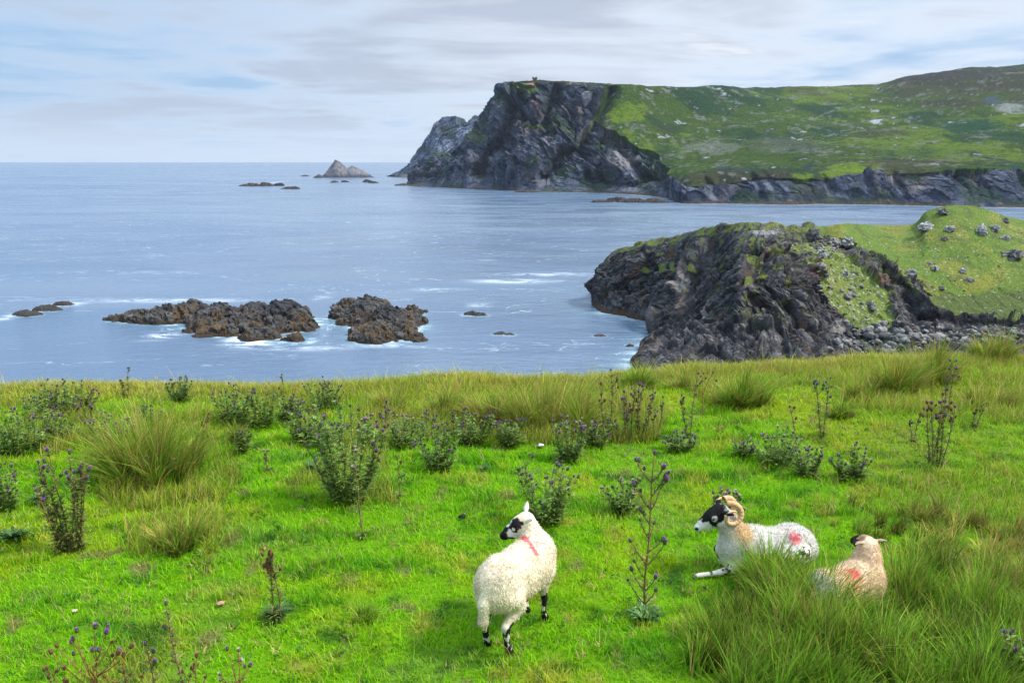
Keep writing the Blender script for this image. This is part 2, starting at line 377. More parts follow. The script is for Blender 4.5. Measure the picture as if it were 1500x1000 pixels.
# ------------------------------------------------------------------ far land
def far_land(name, S, rows, cols, B, label, tops, seedo=0.):
    G = loft(S, rows, cols); sh = G.shape
    N = gnormals(G).reshape(-1, 3); P = G.reshape(-1, 3).copy(); px, py = pix(P)
    steep = 1-np.abs(N[:, 2])
    if N[:, 2].mean() < 0: N = -N
    n = fbm(P*.006+seedo, 5); wx = px+26*n+8*fbm(P*.03, 3); wy = py+22*fbm(P*.006+30, 4)+5*fbm(P*.03+8, 3)
    rockm = tops(px, py, wx, wy, steep, P)
    Q = strat(P, B, (.005, .014, .018)); Qf = strat(P, B, (.014, .045, .055))
    c0, e0, i0 = chips(Q*.45+.3*fbm(P*.004, 3)[:, None], 1.); c1, e1, i1 = chips(Q*1.1+.4*fbm(P*.006, 3)[:, None]); c2, e2, i2 = chips(Qf+.3*fbm(P*.02, 3)[:, None], 1.); c3, e3, i3 = chips(Qf*2.3+4, 1.)
    c4, e4, i4 = chips(Qf*5+8, 1.)
    d = 34*c0 + 17*c1 + 9*c2 + 5*c3 + 2*c4 + 16*ridged(P*np.array([.012, .006, .003]), 4) - 8*np.exp(-(e0/.05)**2)
    if seedo: d = d*.75 - 9*np.exp(-(e1/.08)**2) - 4*np.exp(-(e2/.1)**2) + 3*fbm(P*.08, 3)
    sc = ss(P[:, 2], -4, 40)*(1-.85*ss(P[:, 2], 150, 200)*(.3+.7*ss(px, 700, 728)))*(.55+.45*ss(px, 715, 760))
    low = ss(P[:, 1], 900, 1500)*.55+.45
    P = P + N*(d*rockm*sc*low + (1-rockm)*(10*fbm(P*.008+3, 5)+2.5*ridged(P*.02, 4)))[:, None]*np.clip(P[:, 2:3]/12+.3, 0, 1)
    ph = np.stack([P[:, 0], P[:, 1], P[:, 2]*0], 1); ph /= np.linalg.norm(ph, axis=1)[:, None]; qx = px*.6+wx*.4; qy = py*.6+wy*.4
    if not seedo:      # gullies, ramps and buttresses of the great cliff
        cut = 55*nearline(qx, qy, [(898, 132), (872, 172), (842, 222), (800, 262)], 9)+45*nearline(qx, qy, [(758, 128), (752, 170), (730, 215), (706, 262)], 9)+35*nearline(qx, qy, [(815, 128), (806, 160), (800, 182)], 7)+30*nearline(qx, qy, [(905, 215), (935, 250), (985, 285)], 6)+30*nearline(qx, qy, [(860, 262), (900, 275), (940, 280)], 6)
        bul = 50*blob(px, py, 905, 240, 34, 30)+40*blob(px, py, 780, 235, 26, 26)+30*blob(px, py, 785, 150, 18, 22)
        for x0, dp in ((1032, 9), (1098, 14), (1121, 7), (1203, 12), (1262, 8), (1310, 15), (1402, 10), (1431, 8), (1490, 12)): cut = cut+dp*nearline(qx, qy, [(x0, 258), (x0+14, 278), (x0+20, 298)], 5)
        P = P+ph*((cut-bul)*ss(P[:, 2], 0, 25)*(1-ss(P[:, 2], 170, 205)))[:, None]
    nf = fbm(P*.05, 4); nm = fbm(strat(P, B, (.006, .03, .035))+20, 5)
    C = np.tile([.012, .021, .042], (len(P), 1)) + np.clip(.20*(i2*.35+i3*.35+i4*.3)**2.2, 0, 1)[:, None]*np.array([.95, .98, 1.12])
    if seedo: C = C*1.7+[.02, .035, .055]  # distance haze painted into the back ridge: its colour made paler and bluer
    C = mixc(C, (.16, .145, .15), ss(nm+.4*nf, .10, .34)*.55); C = mixc(C, (.27, .22, .20), ss(nf+.6*n, .26, .46)*.6)
    C = mixc(C, (.035, .065, .022), ss(fbm(P*.02+60, 4)+(N[:, 2]-.5)*.3, .05, .28)*.6)
    C = mixc(C, (.020, .026, .042), ss(fbm(P*.018+90, 4), .12, .32)*.6)
    g = np.tile([.042, .072, .014], (len(P), 1))
    g = mixc(g, (.085, .130, .014), ss(fbm(P*.004+12, 4)+.5*nf, .02, .22)); g = mixc(g, (.016, .042, .020), ss(fbm(strat(P, B, (.003, .006, .02))+33, 5), .04, .22)*.85)
    g = mixc(g, (.048, .044, .028), ss(fbm(P*.0035+52, 4), .06, .26)*.8)
    g = mixc(g, (.034, .038, .034), ss(P[:, 2], 190, 250)*.7)
    g = mixc(g, (.15, .155, .14), ss(fbm(P*.022+72, 5)+.9*fbm(P*.10, 4), .16, .5)*.75); g = mixc(g, (.02, .035, .02), ss(fbm(P*.03+172, 4)+.6*fbm(P*.14, 3), .2, .4)*.7)
    g = mixc(g, (.34, .35, .36), ss(fbm(P*.03+172, 3)+.5*fbm(P*.12+4, 3), .46, .56)*.8)
    return G, N, P, px, py, wx, wy, n, nf, C, g, rockm, sh

def far_headland():
    def st(r1, r2, r3, r4, r5, back=(120, 420, 900)):
        a = at(*r1, z=0.); pts = [a+[0, -25, -15], a] + [at(*r) for r in (r2, r3, r4, r5)]
        c = pts[-1]; k = np.array([c[0]*.4, c[1], 0]); k /= np.linalg.norm(k)
        pts += [c+k*back[0]+[0, 0, -c[2]*.06], np.append((c+k*back[1])[:2], c[2]*.5), np.append((c+k*back[2])[:2], -15)]
        return pts
    sb = (30, 80, 160)
    S = [st((594, 270), (595, 269, 2010), (597, 268, 2020), (598, 267, 2030), (599, 266, 2040), (10, 20, 40)),
         st((600, 271), (602, 264, 2000), (604, 258, 2010), (606, 253, 2030), (608, 249, 2050), sb),
         st((640, 274), (640, 262, 1850), (645, 250, 1880), (650, 242, 1910), (655, 226, 1950), sb),
         st((688, 277), (688, 258, 1720), (688, 235, 1750), (690, 215, 1790), (694, 196, 1840), sb),
         st((722, 278), (720, 255, 1680), (718, 220, 1710), (714, 190, 1750), (712, 166, 1790), sb),
         st((746, 279), (742, 250, 1640), (738, 205, 1690), (733, 155, 1730), (735, 127, 1760), sb),
         st((760, 280), (757, 250, 1620), (752, 205, 1670), (746, 155, 1720), (745, 122, 1755), (60, 200, 500)),
         st((790, 281), (785, 250, 1590), (785, 205, 1650), (785, 158, 1700), (785, 121, 1745)),
         st((840, 282), (840, 250, 1560), (840, 205, 1610), (843, 160, 1660), (850, 122, 1720)),
         st((890, 283), (890, 250, 1520), (883, 210, 1570), (880, 168, 1640), (895, 124, 1720)),
         st((940, 286), (940, 255, 1440), (935, 215, 1520), (940, 170, 1640), (950, 126, 1760)),
         st((975, 290), (978, 265, 1300), (985, 225, 1480), (1000, 178, 1700), (1010, 128, 1850)),
         st((1000, 298), (1010, 262, 1120), (1035, 240, 1330), (1050, 190, 1650), (1080, 131, 2000)),
         st((1050, 298), (1055, 255, 1120), (1070, 238, 1310), (1085, 187, 1640), (1100, 131, 2050)),
         st((1100, 299), (1100, 258, 1115), (1110, 236, 1300), (1120, 185, 1620), (1130, 129, 2100)),
         st((1160, 300), (1160, 252, 1105), (1160, 236, 1270), (1165, 188, 1600), (1170, 128, 2150)),
         st((1200, 299), (1200, 260, 1100), (1205, 237, 1250), (1205, 190, 1590), (1210, 129, 2150)),
         st((1290, 300), (1290, 256, 1090), (1290, 236, 1230), (1290, 190, 1550), (1285, 125, 2150)),
         st((1340, 301), (1340, 252, 1075), (1340, 234, 1220), (1340, 186, 1550), (1335, 114, 2150)),
         st((1410, 303), (1410, 254, 1055), (1410, 231, 1200), (1410, 180, 1530), (1410, 104, 2150)),
         st((1500, 304), (1500, 254, 1040), (1500, 230, 1190), (1500, 172, 1500), (1500, 96, 2150)),
         st((1640, 306), (1640, 254, 1030), (1640, 225, 1180), (1640, 160, 1480), (1640, 84, 2150)),
         st((1950, 310), (1950, 255, 1020), (1950, 220, 1180), (1950, 150, 1480), (1950, 70, 2150))]
    cols = [8, 44, 52, 40, 30, 18, 34, 50, 50, 50, 40, 36, 40, 40, 50, 40, 62, 40, 50, 60, 50, 30]
    def tops(px, py, wx, wy, steep, P):
        g = inpoly(wx, wy, [(905, 100), (885, 140), (868, 170), (905, 195), (960, 225), (990, 262), (1010, 268), (1100, 262), (1180, 268), (1240, 262), (1420, 258), (2200, 256), (2200, 0), (905, 0)])
        g = np.maximum(g*1., ((py < 126) & (px < 910))*.6)
        g = np.maximum(g, ss(nearline(wx, wy, [(880, 150), (855, 190), (830, 225)], 5), .4, .8)*.6)
        return 1-g
    G, N, P, px, py, wx, wy, n, nf, C, g, rockm, sh = far_land('far_headland', S, [4, 90, 110, 80, 60, 12, 12, 6], cols, basis((1, -.3, -.8)), '', tops)
    # mossy ledges and a pale scarred slope
    for a, k, s in [((770, 135, 22, 8), (.10, .14, .03), .8), ((780, 128, 7, 5), (.36, .16, .12), .9), ((788, 160, 3, 16), (.30, .16, .14), .7), ((765, 180, 12, 6), (.34, .27, .25), .7),
                    ((860, 140, 8, 9), (.36, .34, .33), .8), ((848, 160, 4, 12), (.34, .24, .17), .8), ((800, 187, 40, 4), (.09, .13, .03), .7), ((700, 205, 14, 12), (.08, .12, .03), .6),
                    ((905, 225, 26, 20), (.24, .22, .20), .6), ((1140, 290, 150, 5), (.10, .08, .05), .0)]:
        C = mixc(C, k, ss(blob(wx*.4+px*.6, wy*.4+py*.6, *a)+.35*nf, .3, .6)*s)
    for a, k, s in [((1040, 220, 50, 12), (.15, .16, .13), .6), ((920, 165, 34, 16), (.11, .165, .014), .8), ((1150, 215, 70, 14), (.085, .095, .07), .6), ((1220, 255, 30, 7), (.12, .18, .014), .8), ((1250, 247, 40, 9), (.12, .19, .014), .8),
                    ((1180, 262, 22, 7), (.11, .17, .014), .8), ((1420, 185, 60, 12), (.012, .05, .026), .7), ((1480, 158, 26, 5), (.26, .27, .28), .6), ((1455, 150, 16, 4), (.05, .07, .10), .8), ((1285, 176, 8, 2.5), (.42, .43, .44), .8), ((1390, 180, 6, 2), (.42, .43, .44), .8),
                    ((1180, 243, 10, 4), (.02, .03, .045), .8), ((1080, 246, 34, 4), (.04, .045, .07), .8), ((1350, 115, 120, 12), (.038, .036, .032), .7), ((1350, 225, 90, 12), (.07, .11, .02), .6)]:
        g = mixc(g, k, ss(blob(wx*.6+px*.4, wy*.6+py*.4, *a)*(1+1.2*nf+.8*fbm(P*.11, 3)), .25, .8)*s)
    C = lerp(C, g, ss(1-rockm+.3*nf, .38, .62)[:, None])
    C = mixc(C, (.085, .060, .038), ss(3.2+5*n+3*nf-P[:, 2], 0, 2)); C = mixc(C, (.02, .02, .02), ss(1.-P[:, 2], 0, 2))
    me = mesh_np('far_headland', P, grid_faces(sh[0], sh[1]), C, (rockm[grid_faces(sh[0], sh[1])[:, 0]] < .5), (M_FAR,))
    link('far_headland', me, kind='structure', label='high far headland with sheer dark cliffs and green moorland sloping to a low rocky shore')
    pts = P.reshape(sh)
    for q in pts[4][::14]: SHORE.append((q[0], q[1], 7., .45))
    return pts
FAR = far_headland()

def back_ridge():
    def st(r1, r2, r3, back=(60, 160, 300)):
        a = at(*r1, z=0.); c = at(*r3)
        return [a+[0, -40, -20], a, at(*r2), c, c+[20, back[0], -c[2]*.15], np.append((c+[40, back[1], 0])[:2], c[2]*.4), np.append((c+[60, back[2], 0])[:2], -20)]
    S = [st((566, 258.6), (566, 258.4, 3160), (567, 258, 3165), (10, 20, 40)), st((575, 259), (576, 256, 3080), (578, 251, 3100)), st((588, 260), (588, 253, 3030), (590, 242, 3070)),
         st((612, 260), (612, 240, 2980), (612, 215, 3040)), st((640, 261), (640, 215, 2950), (637, 174, 3010)), st((655, 261), (655, 215, 2950), (652, 169, 3010)), st((668, 261), (668, 215, 2950), (668, 168, 3010)),
         st((682, 261), (680, 215, 2950), (680, 177, 3010)), st((700, 261), (700, 215, 2950), (694, 170, 3010)), st((720, 261), (720, 225, 2950), (712, 177, 3010)), st((760, 262), (760, 235, 2950), (760, 200, 3010))]
    cols = [10, 16, 30, 34, 22, 20, 20, 22, 22, 20]
    G, N, P, px, py, wx, wy, n, nf, C, g, rockm, sh = far_land('sea_ridge', S, [4, 60, 60, 10, 8, 4], cols, basis((-1, -.3, -1.)), '', lambda px, py, wx, wy, st_, P: np.ones(len(px)), 50.)
    C = mixc(C, (.05, .07, .035), ss(fbm(P*.012+5, 4), .05, .25)*.6*ss(P[:, 2], 50, 110)); C = mixc(C, (.12, .10, .08), ss(8-P[:, 2], 0, 4))
    me = mesh_np('sea_ridge', P, grid_faces(sh[0], sh[1]), C, False, (M_FAR,))
    link('rocky_ridge', me, kind='structure', label='jagged rocky ridge falling to the sea behind the far headland')
back_ridge()

# ------------------------------------------------------------------ rocks standing in the sea
def sea_rock(outline, lumps, label, name='sea_rock', cat='sea rock', group='rocks standing in the sea', amp=1., pal='brown', foam=1., cell=None, mat=None):
    """lumps: (px, py of the foot, half width px, height px, depth ratio)"""
    L = []
    for px, py, w, h, dr in lumps:
        c = at(px, py, z=0.); m = c[1]*CP/1200 + (CAMZ*SP)/1200
        L.append((c[0], c[1]+w*m*dr, w*m, w*m*dr, h*m*1.02))
    L = np.array(L); x0 = (L[:, 0]-L[:, 2]*1.5).min(); x1 = (L[:, 0]+L[:, 2]*1.5).max(); y0 = (L[:, 1]-L[:, 3]*1.5).min(); y1 = (L[:, 1]+L[:, 3]*1.5).max()
    m = L[0, 1]/1200; n = int(np.clip((x1-x0)/(m*1.0), 24, 420)); k = int(np.clip((y1-y0)/(m*1.6), 20, 300))
    X, Yg = np.meshgrid(np.linspace(x0, x1, n), np.linspace(y0, y1, k)); X = X.ravel(); Yg = Yg.ravel()
    sz = L[:, 4].max()
    wv = fbm(np.stack([X, Yg, X*0], 1)*(.35/sz+.02), 4); wv2 = fbm(np.stack([X, Yg, X*0+9], 1)*(.35/sz+.02), 4)
    xx = X+wv*sz*1.3; yy = Yg+wv2*sz*1.3; gk = .2 if pal == 'grey' else 1.; w3 = np.stack([X, Yg, X*0], 1)*(.9/sz); xx = X+gk*(xx-X+fbm(w3+4, 3)*sz*.35); yy = Yg+gk*(yy-Yg+fbm(w3+44, 3)*sz*.45); z = np.full(len(X), -3.)
    for cx, cy, rx, ry, h in L:
        q = np.sqrt(((xx-cx)/rx)**2+((yy-cy)/ry)**2); z = np.maximum(z, h*(.80 if pal != 'grey' else 1.0)*(1-q**(2.0 if pal != 'grey' else 1.1))); 
    z = np.maximum(z, -.25*sz)
    f = 1.7/sz; P0 = np.stack([X, Yg, X*0], 1)
    r1 = ridged(P0*f*.55+3, 5); c0, e0, i0 = chips(P0*f*.7+[0, 0, 5.5], 1.1)
    z = z + sz*amp*(.08*r1+.10*c0-.05*np.exp(-(e0/.08)**2))*ss(z, -.2*sz, .3*sz)
    P = np.stack([X, Yg, z], 1)
    B = basis((1, -.4, -.7)); c1, e1, i1 = chips(strat(P, B, (f*1., f*2.2, f*2.2)), 1.); c2, e2, i2 = chips(strat(P, B, (f*3, f*6, f*6))+5, 1.)
    rd = ridged(P*f*.8, 5)
    N = gnormals(P.reshape(k, n, 3)).reshape(-1, 3); N *= np.sign(N[:, 2:3]+1e-9)
    P = P + N*(amp*sz*(.11*c1+.06*c2+.04*rd-.05*np.exp(-(e1/.07)**2)+.03*fbm(P*f*7, 3))*ss(P[:, 2], -.2*sz, .25*sz))[:, None]
    nf = fbm(P*f*3, 4); n1 = fbm(P*f, 4); hz = P[:, 2]/sz
    if pal == 'brown':
        C = np.tile([.026, .022, .019], (len(P), 1))+np.clip(.10*(i1*.5+i2*.5)**2, 0, 1)[:, None]
        C = mixc(C, (.085, .056, .028), ss(n1+.3*nf, -.05, .22)*ss(.75-hz, 0, .3)); C = mixc(C, (.030, .030, .034), ss(hz+.35*n1, .5, .8)*.9)
        C = mixc(C, (.13, .095, .05), ss(nf+.3*n1, .2, .4)*ss(.7-hz, 0, .3)*.7); C = mixc(C, (.045, .030, .017), ss(.20+.1*n1-hz, 0, .12)); C = mixc(C, (.16, .155, .155), ss(nf, .3, .45)*ss(hz, .4, .7)*.6)
    elif pal == 'dark':
        C = np.tile([.030, .024, .020], (len(P), 1))+np.clip(i2*.03, 0, 1)[:, None]
    else:
        C = np.tile([.07, .075, .09], (len(P), 1))+np.clip(i1*.05+i2*.05, 0, 1)[:, None]; C = mixc(C, (.26, .22, .20), ss(nf+.4*n1, .1, .3)*.7); C = mixc(C, (.05, .05, .06), ss(.2-hz, 0, .1))
    F = grid_faces(k, n); 
    u, inv = np.unique(F, return_inverse=True)
    o = np.array([L[:, 0].mean(), L[:, 1].mean(), 0])
    me = mesh_np(name, P[u]-o, inv.reshape(-1, 4), C[u], False, (mat or M_ROCK,))
    link(name, me, loc=o, label=label, cat=cat, group=group)
    for cx, cy, rx, ry, h in L:
        for a in np.linspace(0, 6.28, 9)[:-1]: SHORE.append((cx+rx*.95*math.cos(a), cy+ry*.95*math.sin(a), max(.8, .22*h+.6)*(1.3 if a > math.pi else .8), foam*.7))
M_SROCK = col_mat('kelp_and_barnacle_rock', .8, (2.2, .8, .35), .25, vary=.5, vscale=3.)
M_DROCK = col_mat('distant_skerry_rock', .85, (.3, .6, 2.), .2, vary=.4, vscale=.4)
sea_rock(0, [(215, 474, 48, 19, .8), (250, 476, 42, 28, 1.1), (300, 484, 48, 31, 1.2), (350, 486, 48, 35, 1.3), (400, 488, 46, 42, 1.4), (428, 482, 34, 29, 1.1), (320, 493, 34, 15, .8), (384, 498, 36, 17, .8), (430, 503, 28, 12, .7), (180, 471, 26, 10, .6)],
         'long brown and black rock island with a humped crest, left of the squarer one', mat=M_SROCK)
sea_rock(0, [(520, 480, 42, 30, 1.6), (560, 499, 48, 38, 1.9), (588, 486, 30, 28, 1.4), (598, 462, 20, 12, .8), (548, 503, 36, 20, 1.), (600, 500, 18, 7, .7), (492, 468, 16, 20, 1.1), (528, 458, 32, 20, 1.1)],
         'squarish dark rock island with brown flanks, right of the long one', mat=M_SROCK)
sea_rock(0, [(32, 463, 22, 8, .5), (62, 456, 22, 9, .5), (88, 448, 16, 7, .5)], 'low black reef with white water at the left edge of the sea', pal='dark', mat=M_SROCK)
sea_rock(0, [(690, 462, 12, 7, .6), (702, 463, 12, 6, .5)], 'small dark rock alone in open water right of the two rock islands', pal='dark', mat=M_SROCK, foam=.7)
sea_rock(0, [(733, 490, 9, 4, .6), (746, 491, 7, 3, .6)], 'tiny awash rock in open water below the lone small one', pal='dark', mat=M_SROCK, foam=.5)
sea_rock(0, [(879, 493, 10, 3, .5)], 'flat brown rock barely above water off the near headland, farther one', pal='brown', mat=M_SROCK, foam=.3, group='awash rocks off the near headland')
sea_rock(0, [(923, 508, 7, 4, .6)], 'small brown rock in the water by the near headland, nearer one', pal='brown', mat=M_SROCK, foam=.3, group='awash rocks off the near headland')
sea_rock(0, [(936, 534, 8, 8, .8), (948, 538, 9, 9, .8), (930, 545, 10, 8, .8)], 'broken black rocks with surf at the foot of the near headland', pal='dark', mat=M_SROCK, foam=1.)
sea_rock(0, [(492, 260.5, 24, 27, .6), (514, 260.5, 32, 17, .6), (466, 261, 9, 6, .6)], 'pointed pyramid sea stack near the horizon', pal='grey', mat=M_DROCK, amp=.14, foam=.3, cat='sea stack')
sea_rock(0, [(365, 273, 18, 5, .5), (388, 273, 12, 7, .5)], 'long low skerry, leftmost of the rocks near the horizon', pal='dark', mat=M_DROCK, foam=.5)
sea_rock(0, [(409, 272.5, 8, 5.5, .5)], 'little round skerry just right of the long low one', pal='dark', mat=M_DROCK, foam=.8)
sea_rock(0, [(420, 277, 12, 4, .5), (430, 277, 8, 4.5, .5)], 'flat skerry nearest the viewer among the horizon rocks', pal='dark', mat=M_DROCK, foam=.3)
sea_rock(0, [(447, 258.5, 7, 2.5, .5)], 'thin reddish rock left of the pyramid sea stack', pal='brown', mat=M_DROCK, foam=.2)
sea_rock(0, [(489, 267.5, 6, 3, .5)], 'tiny rock below the pyramid sea stack, left of two', pal='dark', mat=M_DROCK, foam=.4)
sea_rock(0, [(504, 267, 6, 3, .5)], 'tiny rock below the pyramid sea stack, right of two', pal='dark', mat=M_DROCK, foam=.2)
sea_rock(0, [(538, 267, 8, 5, .5), (547, 268.5, 7, 3.5, .5)], 'twin rock between the sea stack and the far cliffs', pal='dark', mat=M_DROCK, foam=.2)
sea_rock(0, [(590, 272, 12, 3.5, .4), (612, 273, 14, 3, .4)], 'flat rock shelf at the tip of the far cliffs', pal='brown', mat=M_DROCK, foam=.4)
sea_rock(0, [(880, 297, 18, 4, .4), (905, 296, 18, 8, .4), (930, 297, 24, 7, .4), (960, 297.5, 22, 7, .4)], 'low brown reef running out from the far low shore', pal='dark', mat=M_DROCK, foam=.5)
sea_rock(0, [(775, 282, 20, 4, .3), (760, 282, 8, 3, .3)], 'brown shelf of rock at the foot of the far cliffs', pal='brown', mat=M_DROCK, foam=.4)

# ------------------------------------------------------------------ sea
def sea():
    d = np.unique(np.concatenate([np.linspace(-150, 130, 25), np.geomspace(130, 3500, 560), np.geomspace(3500, 14000, 40)]))
    a = np.linspace(-1.25, 1.25, 620); a = np.sign(a)*np.abs(a)**1.15
    D, A = np.meshgrid(d, a, indexing='ij')
    Xg = A*np.where(D > 0, D, 1)*1.0 ; Xg = A*np.maximum(D, 120); Pn = np.stack([Xg, D, Xg*0], -1).reshape(-1, 3)
    S = np.array(SHORE); foam = np.zeros(len(Pn)); shal = np.zeros(len(Pn))
    for x, y, r, s in S:
        lo = np.searchsorted(d, y-r*5); hi = np.searchsorted(d, y+r*5)
        sl = slice(lo*len(a), hi*len(a)); q = Pn[sl]
        m = np.abs(q[:, 0]-x) < r*5
        dd = np.hypot(q[m, 0]-x, q[m, 1]-y)/r
        f = foam[sl]; f[m] = np.maximum(f[m], s*np.exp(-(dd/1.1)**2)); h = shal[sl]; h[m] = np.maximum(h[m], s*np.exp(-(dd/2.0)**2)*.8)
    for x, y, rx, ry, s in [(375, 502, 26, 6, 1.), (350, 497, 18, 5, .9), (235, 492, 22, 5, .75), (345, 505, 22, 3, .8), (440, 510, 60, 3, .6), (100, 446, 20, 3, .9), (15, 464, 12, 4, .9), (560, 506, 50, 3, .45), (750, 412, 50, 3, .75), (640, 424, 30, 2.5, .5), (800, 402, 60, 2.5, .5), (700, 447, 12, 3, .5), (945, 536, 20, 8, 1.), (250, 440, 120, 3, .5), (395, 268, 5, 2, .9), (470, 436, 12, 3, .5)]:
        c = at(x, y, z=0.); e = at(x+rx, y, z=0.)[0]-c[0]; w = abs(at(x, y-ry, z=0.)[1]-c[1])
        foam = np.maximum(foam, s*np.exp(-((Pn[:, 0]-c[0])/e)**2-((Pn[:, 1]-c[1])/w)**2))
    ruff = np.clip(ss(Pn[:, 1], 150, 220)*(1-ss(Pn[:, 1], 600, 1100)), 0, 1)
    me = mesh_np('sea', Pn, grid_faces(len(d), len(a)), np.stack([foam, shal, ruff], 1), True, (M_SEA,))
    link('sea', me, kind='structure', label='blue grey sea with small waves')
sea()

# ------------------------------------------------------------------ signal tower on the cliff top
def tower():
    i = np.unravel_index(np.argmin(np.hypot(*(np.array(pix(FAR.reshape(-1, 3)))-np.array([[784], [122]]))) + 1000*(FAR.reshape(-1, 3)[:, 1] > 1900)), FAR.shape[:2])
    b = FAR[i[0], i[1]]; o = np.array([b[0], b[1]+8, b[2]-1.5])
    root = link('watch_tower', None, loc=o, label='tiny square stone watch tower standing on the cliff top', cat='tower')
    def box(cs):
        V = []; F = []
        for (x0, x1, y0, y1, z0, z1, tp) in cs:
            n = len(V); cxm, cym = (x0+x1)/2, (y0+y1)/2
            for z, s in ((z0, 1), (z1, tp)):
                for x, y in ((x0, y0), (x1, y0), (x1, y1), (x0, y1)): V.append((cxm+(x-cxm)*s, cym+(y-cym)*s, z))
            F += [(n, n+3, n+2, n+1), (n+4, n+5, n+6, n+7)]+[(n+j, n+(j+1) % 4, n+4+(j+1) % 4, n+4+j) for j in range(4)]
        return np.array(V, float), np.array(F)
    V, F = box([(-3.2, 3.2, -3, 3, 0, 11.2, .94)]); link('wall', mesh_np('wall', V, F, np.tile([.14, .10, .09], (len(V), 1)), False, (M_STONE,)), root)
    V, F = box([(-4.4, 4.4, -4.2, 4.2, 8.6, 11.4, 1.), (-4.4, -2.6, -4.2, -2.4, 11.4, 13., .9), (1.2, 4.2, -4., -1, 11.4, 12.6, .8)]); link('parapet', mesh_np('parapet', V, F, np.tile([.12, .085, .08], (len(V), 1)), False, (M_STONE,)), root)
    V, F = box([(-.6, .6, -3.05, -2.9, 4, 6.2, 1.)]); link('window', mesh_np('window', V, F, np.tile([.01, .01, .012], (len(V), 1)), False, (M_STONE,)), root)
tower()

# ------------------------------------------------------------------ boulders on the near headland
def rock_mesh(seed, flat=.65, n=26, rough=.30):
    """a weathered angular boulder, radius about 1"""
    u = np.linspace(0, 2*np.pi, n*2+1)[:-1]; v = np.linspace(0, np.pi, n)
    U, Vv = np.meshgrid(u, v, indexing='ij'); D = np.stack([np.cos(U)*np.sin(Vv), np.sin(U)*np.sin(Vv), np.cos(Vv)], -1).reshape(-1, 3)
    c, e, i = chips(D*.95+seed*3.7, 1.2); c2, e2, i2 = chips(D*2.4+seed, 1.)
    P = D*(1+rough*1.7*c+rough*.9*c2+.10*fbm(D*2+seed, 4)+.05*fbm(D*7+seed, 3)-.12*np.exp(-(e/.07)**2))[:, None]*np.array([1, .8, flat])
    idx = np.arange(n*2*n).reshape(n*2, n); idx = np.concatenate([idx, idx[:1]]); F = np.stack([idx[:-1, :-1], idx[:-1, 1:], idx[1:, 1:], idx[1:, :-1]], -1).reshape(-1, 4)
    k = np.clip(.20+.10*i+.10*i2+.15*fbm(D*4, 3), .05, .6); C = np.stack([k, k*.98, k*.95], 1); C = mixc(C, (.12, .12, .09), ss(fbm(D*3+seed+9, 3), .05, .3)*.6)
    return P, F, C
NF = NEAR[:368:3, ::2].reshape(-1, 3); NPX = np.array(pix(NF))
NF = NF[(NPX[0] > 1100) & (NPX[0] < 1560)]; NPX = np.array(pix(NF))
def near_pt(px, py):
    d = np.hypot(NPX[0]-px, NPX[1]-py); k = np.argpartition(d, 5)[:5]; return NF[k[np.argmin(NF[k, 1])]]
BL = [(1354, 334, 12, 'large pale jagged boulder at the left shoulder of the green hill'), (1380, 312, 9, 'dark flat boulder on the very top of the green hill'), (1388, 336, 9, 'pale low boulder high on the green hill'), (1383, 348, 5, 'small dark round boulder below the pale low one'),
      (1440, 340, 12, 'long pale outcrop boulder in the upper right of the hill'), (1458, 336, 10, 'pale outcrop boulder leaning against the long one'), (1473, 348, 8, 'upright pale boulder right of the long outcrop'), (1484, 374, 17, 'big dark craggy boulder at the right edge of the hill'),
      (1475, 323, 6, 'dark boulder on the right skyline of the hill'), (1361, 385, 5, 'small pale stone in the middle of the green slope'), (1372, 393, 7, 'grey stone just right of the small pale one'), (1411, 397, 6, 'pale round stone on the lower slope'), (1421, 409, 7, 'pale stone lowest right on the green slope'),
      (1381, 421, 5, 'small pale stone at the top of the dark bank'), (1190, 344, 13, 'dark outcrop boulder at the crest of the cliff'), (1222, 357, 10, 'grey boulder at the top of the gully'), (1240, 356, 12, 'grey boulder on the crest right of the gully head'), (1238, 400, 8, 'pale boulder in the middle of the scree'),
      (1205, 372, 9, 'grey boulder at the upper left of the scree'), (1290, 485, 11, 'grey boulder on the beach under the scree'), (1312, 498, 12, 'dark grey boulder lowest on the beach'), (1335, 400, 9, 'grey boulder sticking out of the gully wall'), (1345, 385, 0, '')]
for k, (px, py, r, lab) in enumerate(BL):
    if not r: continue
    c = near_pt(px, py); m = c[1]/1200
    P, F, C = rock_mesh(k*1.37, .75 if r > 8 else .8)
    if 'dark' in lab: C = C*.45
    P = P*r*m*.78; a = k*2.1; P = P @ np.array([[math.cos(a), -math.sin(a), 0], [math.sin(a), math.cos(a), 0], [0, 0, 1]])
    link('boulder', mesh_np('boulder', P, F, C, False, (M_STONE,)), loc=c+[0, 0, r*m*.15], label=lab, cat='boulder', group='boulders on the near headland')
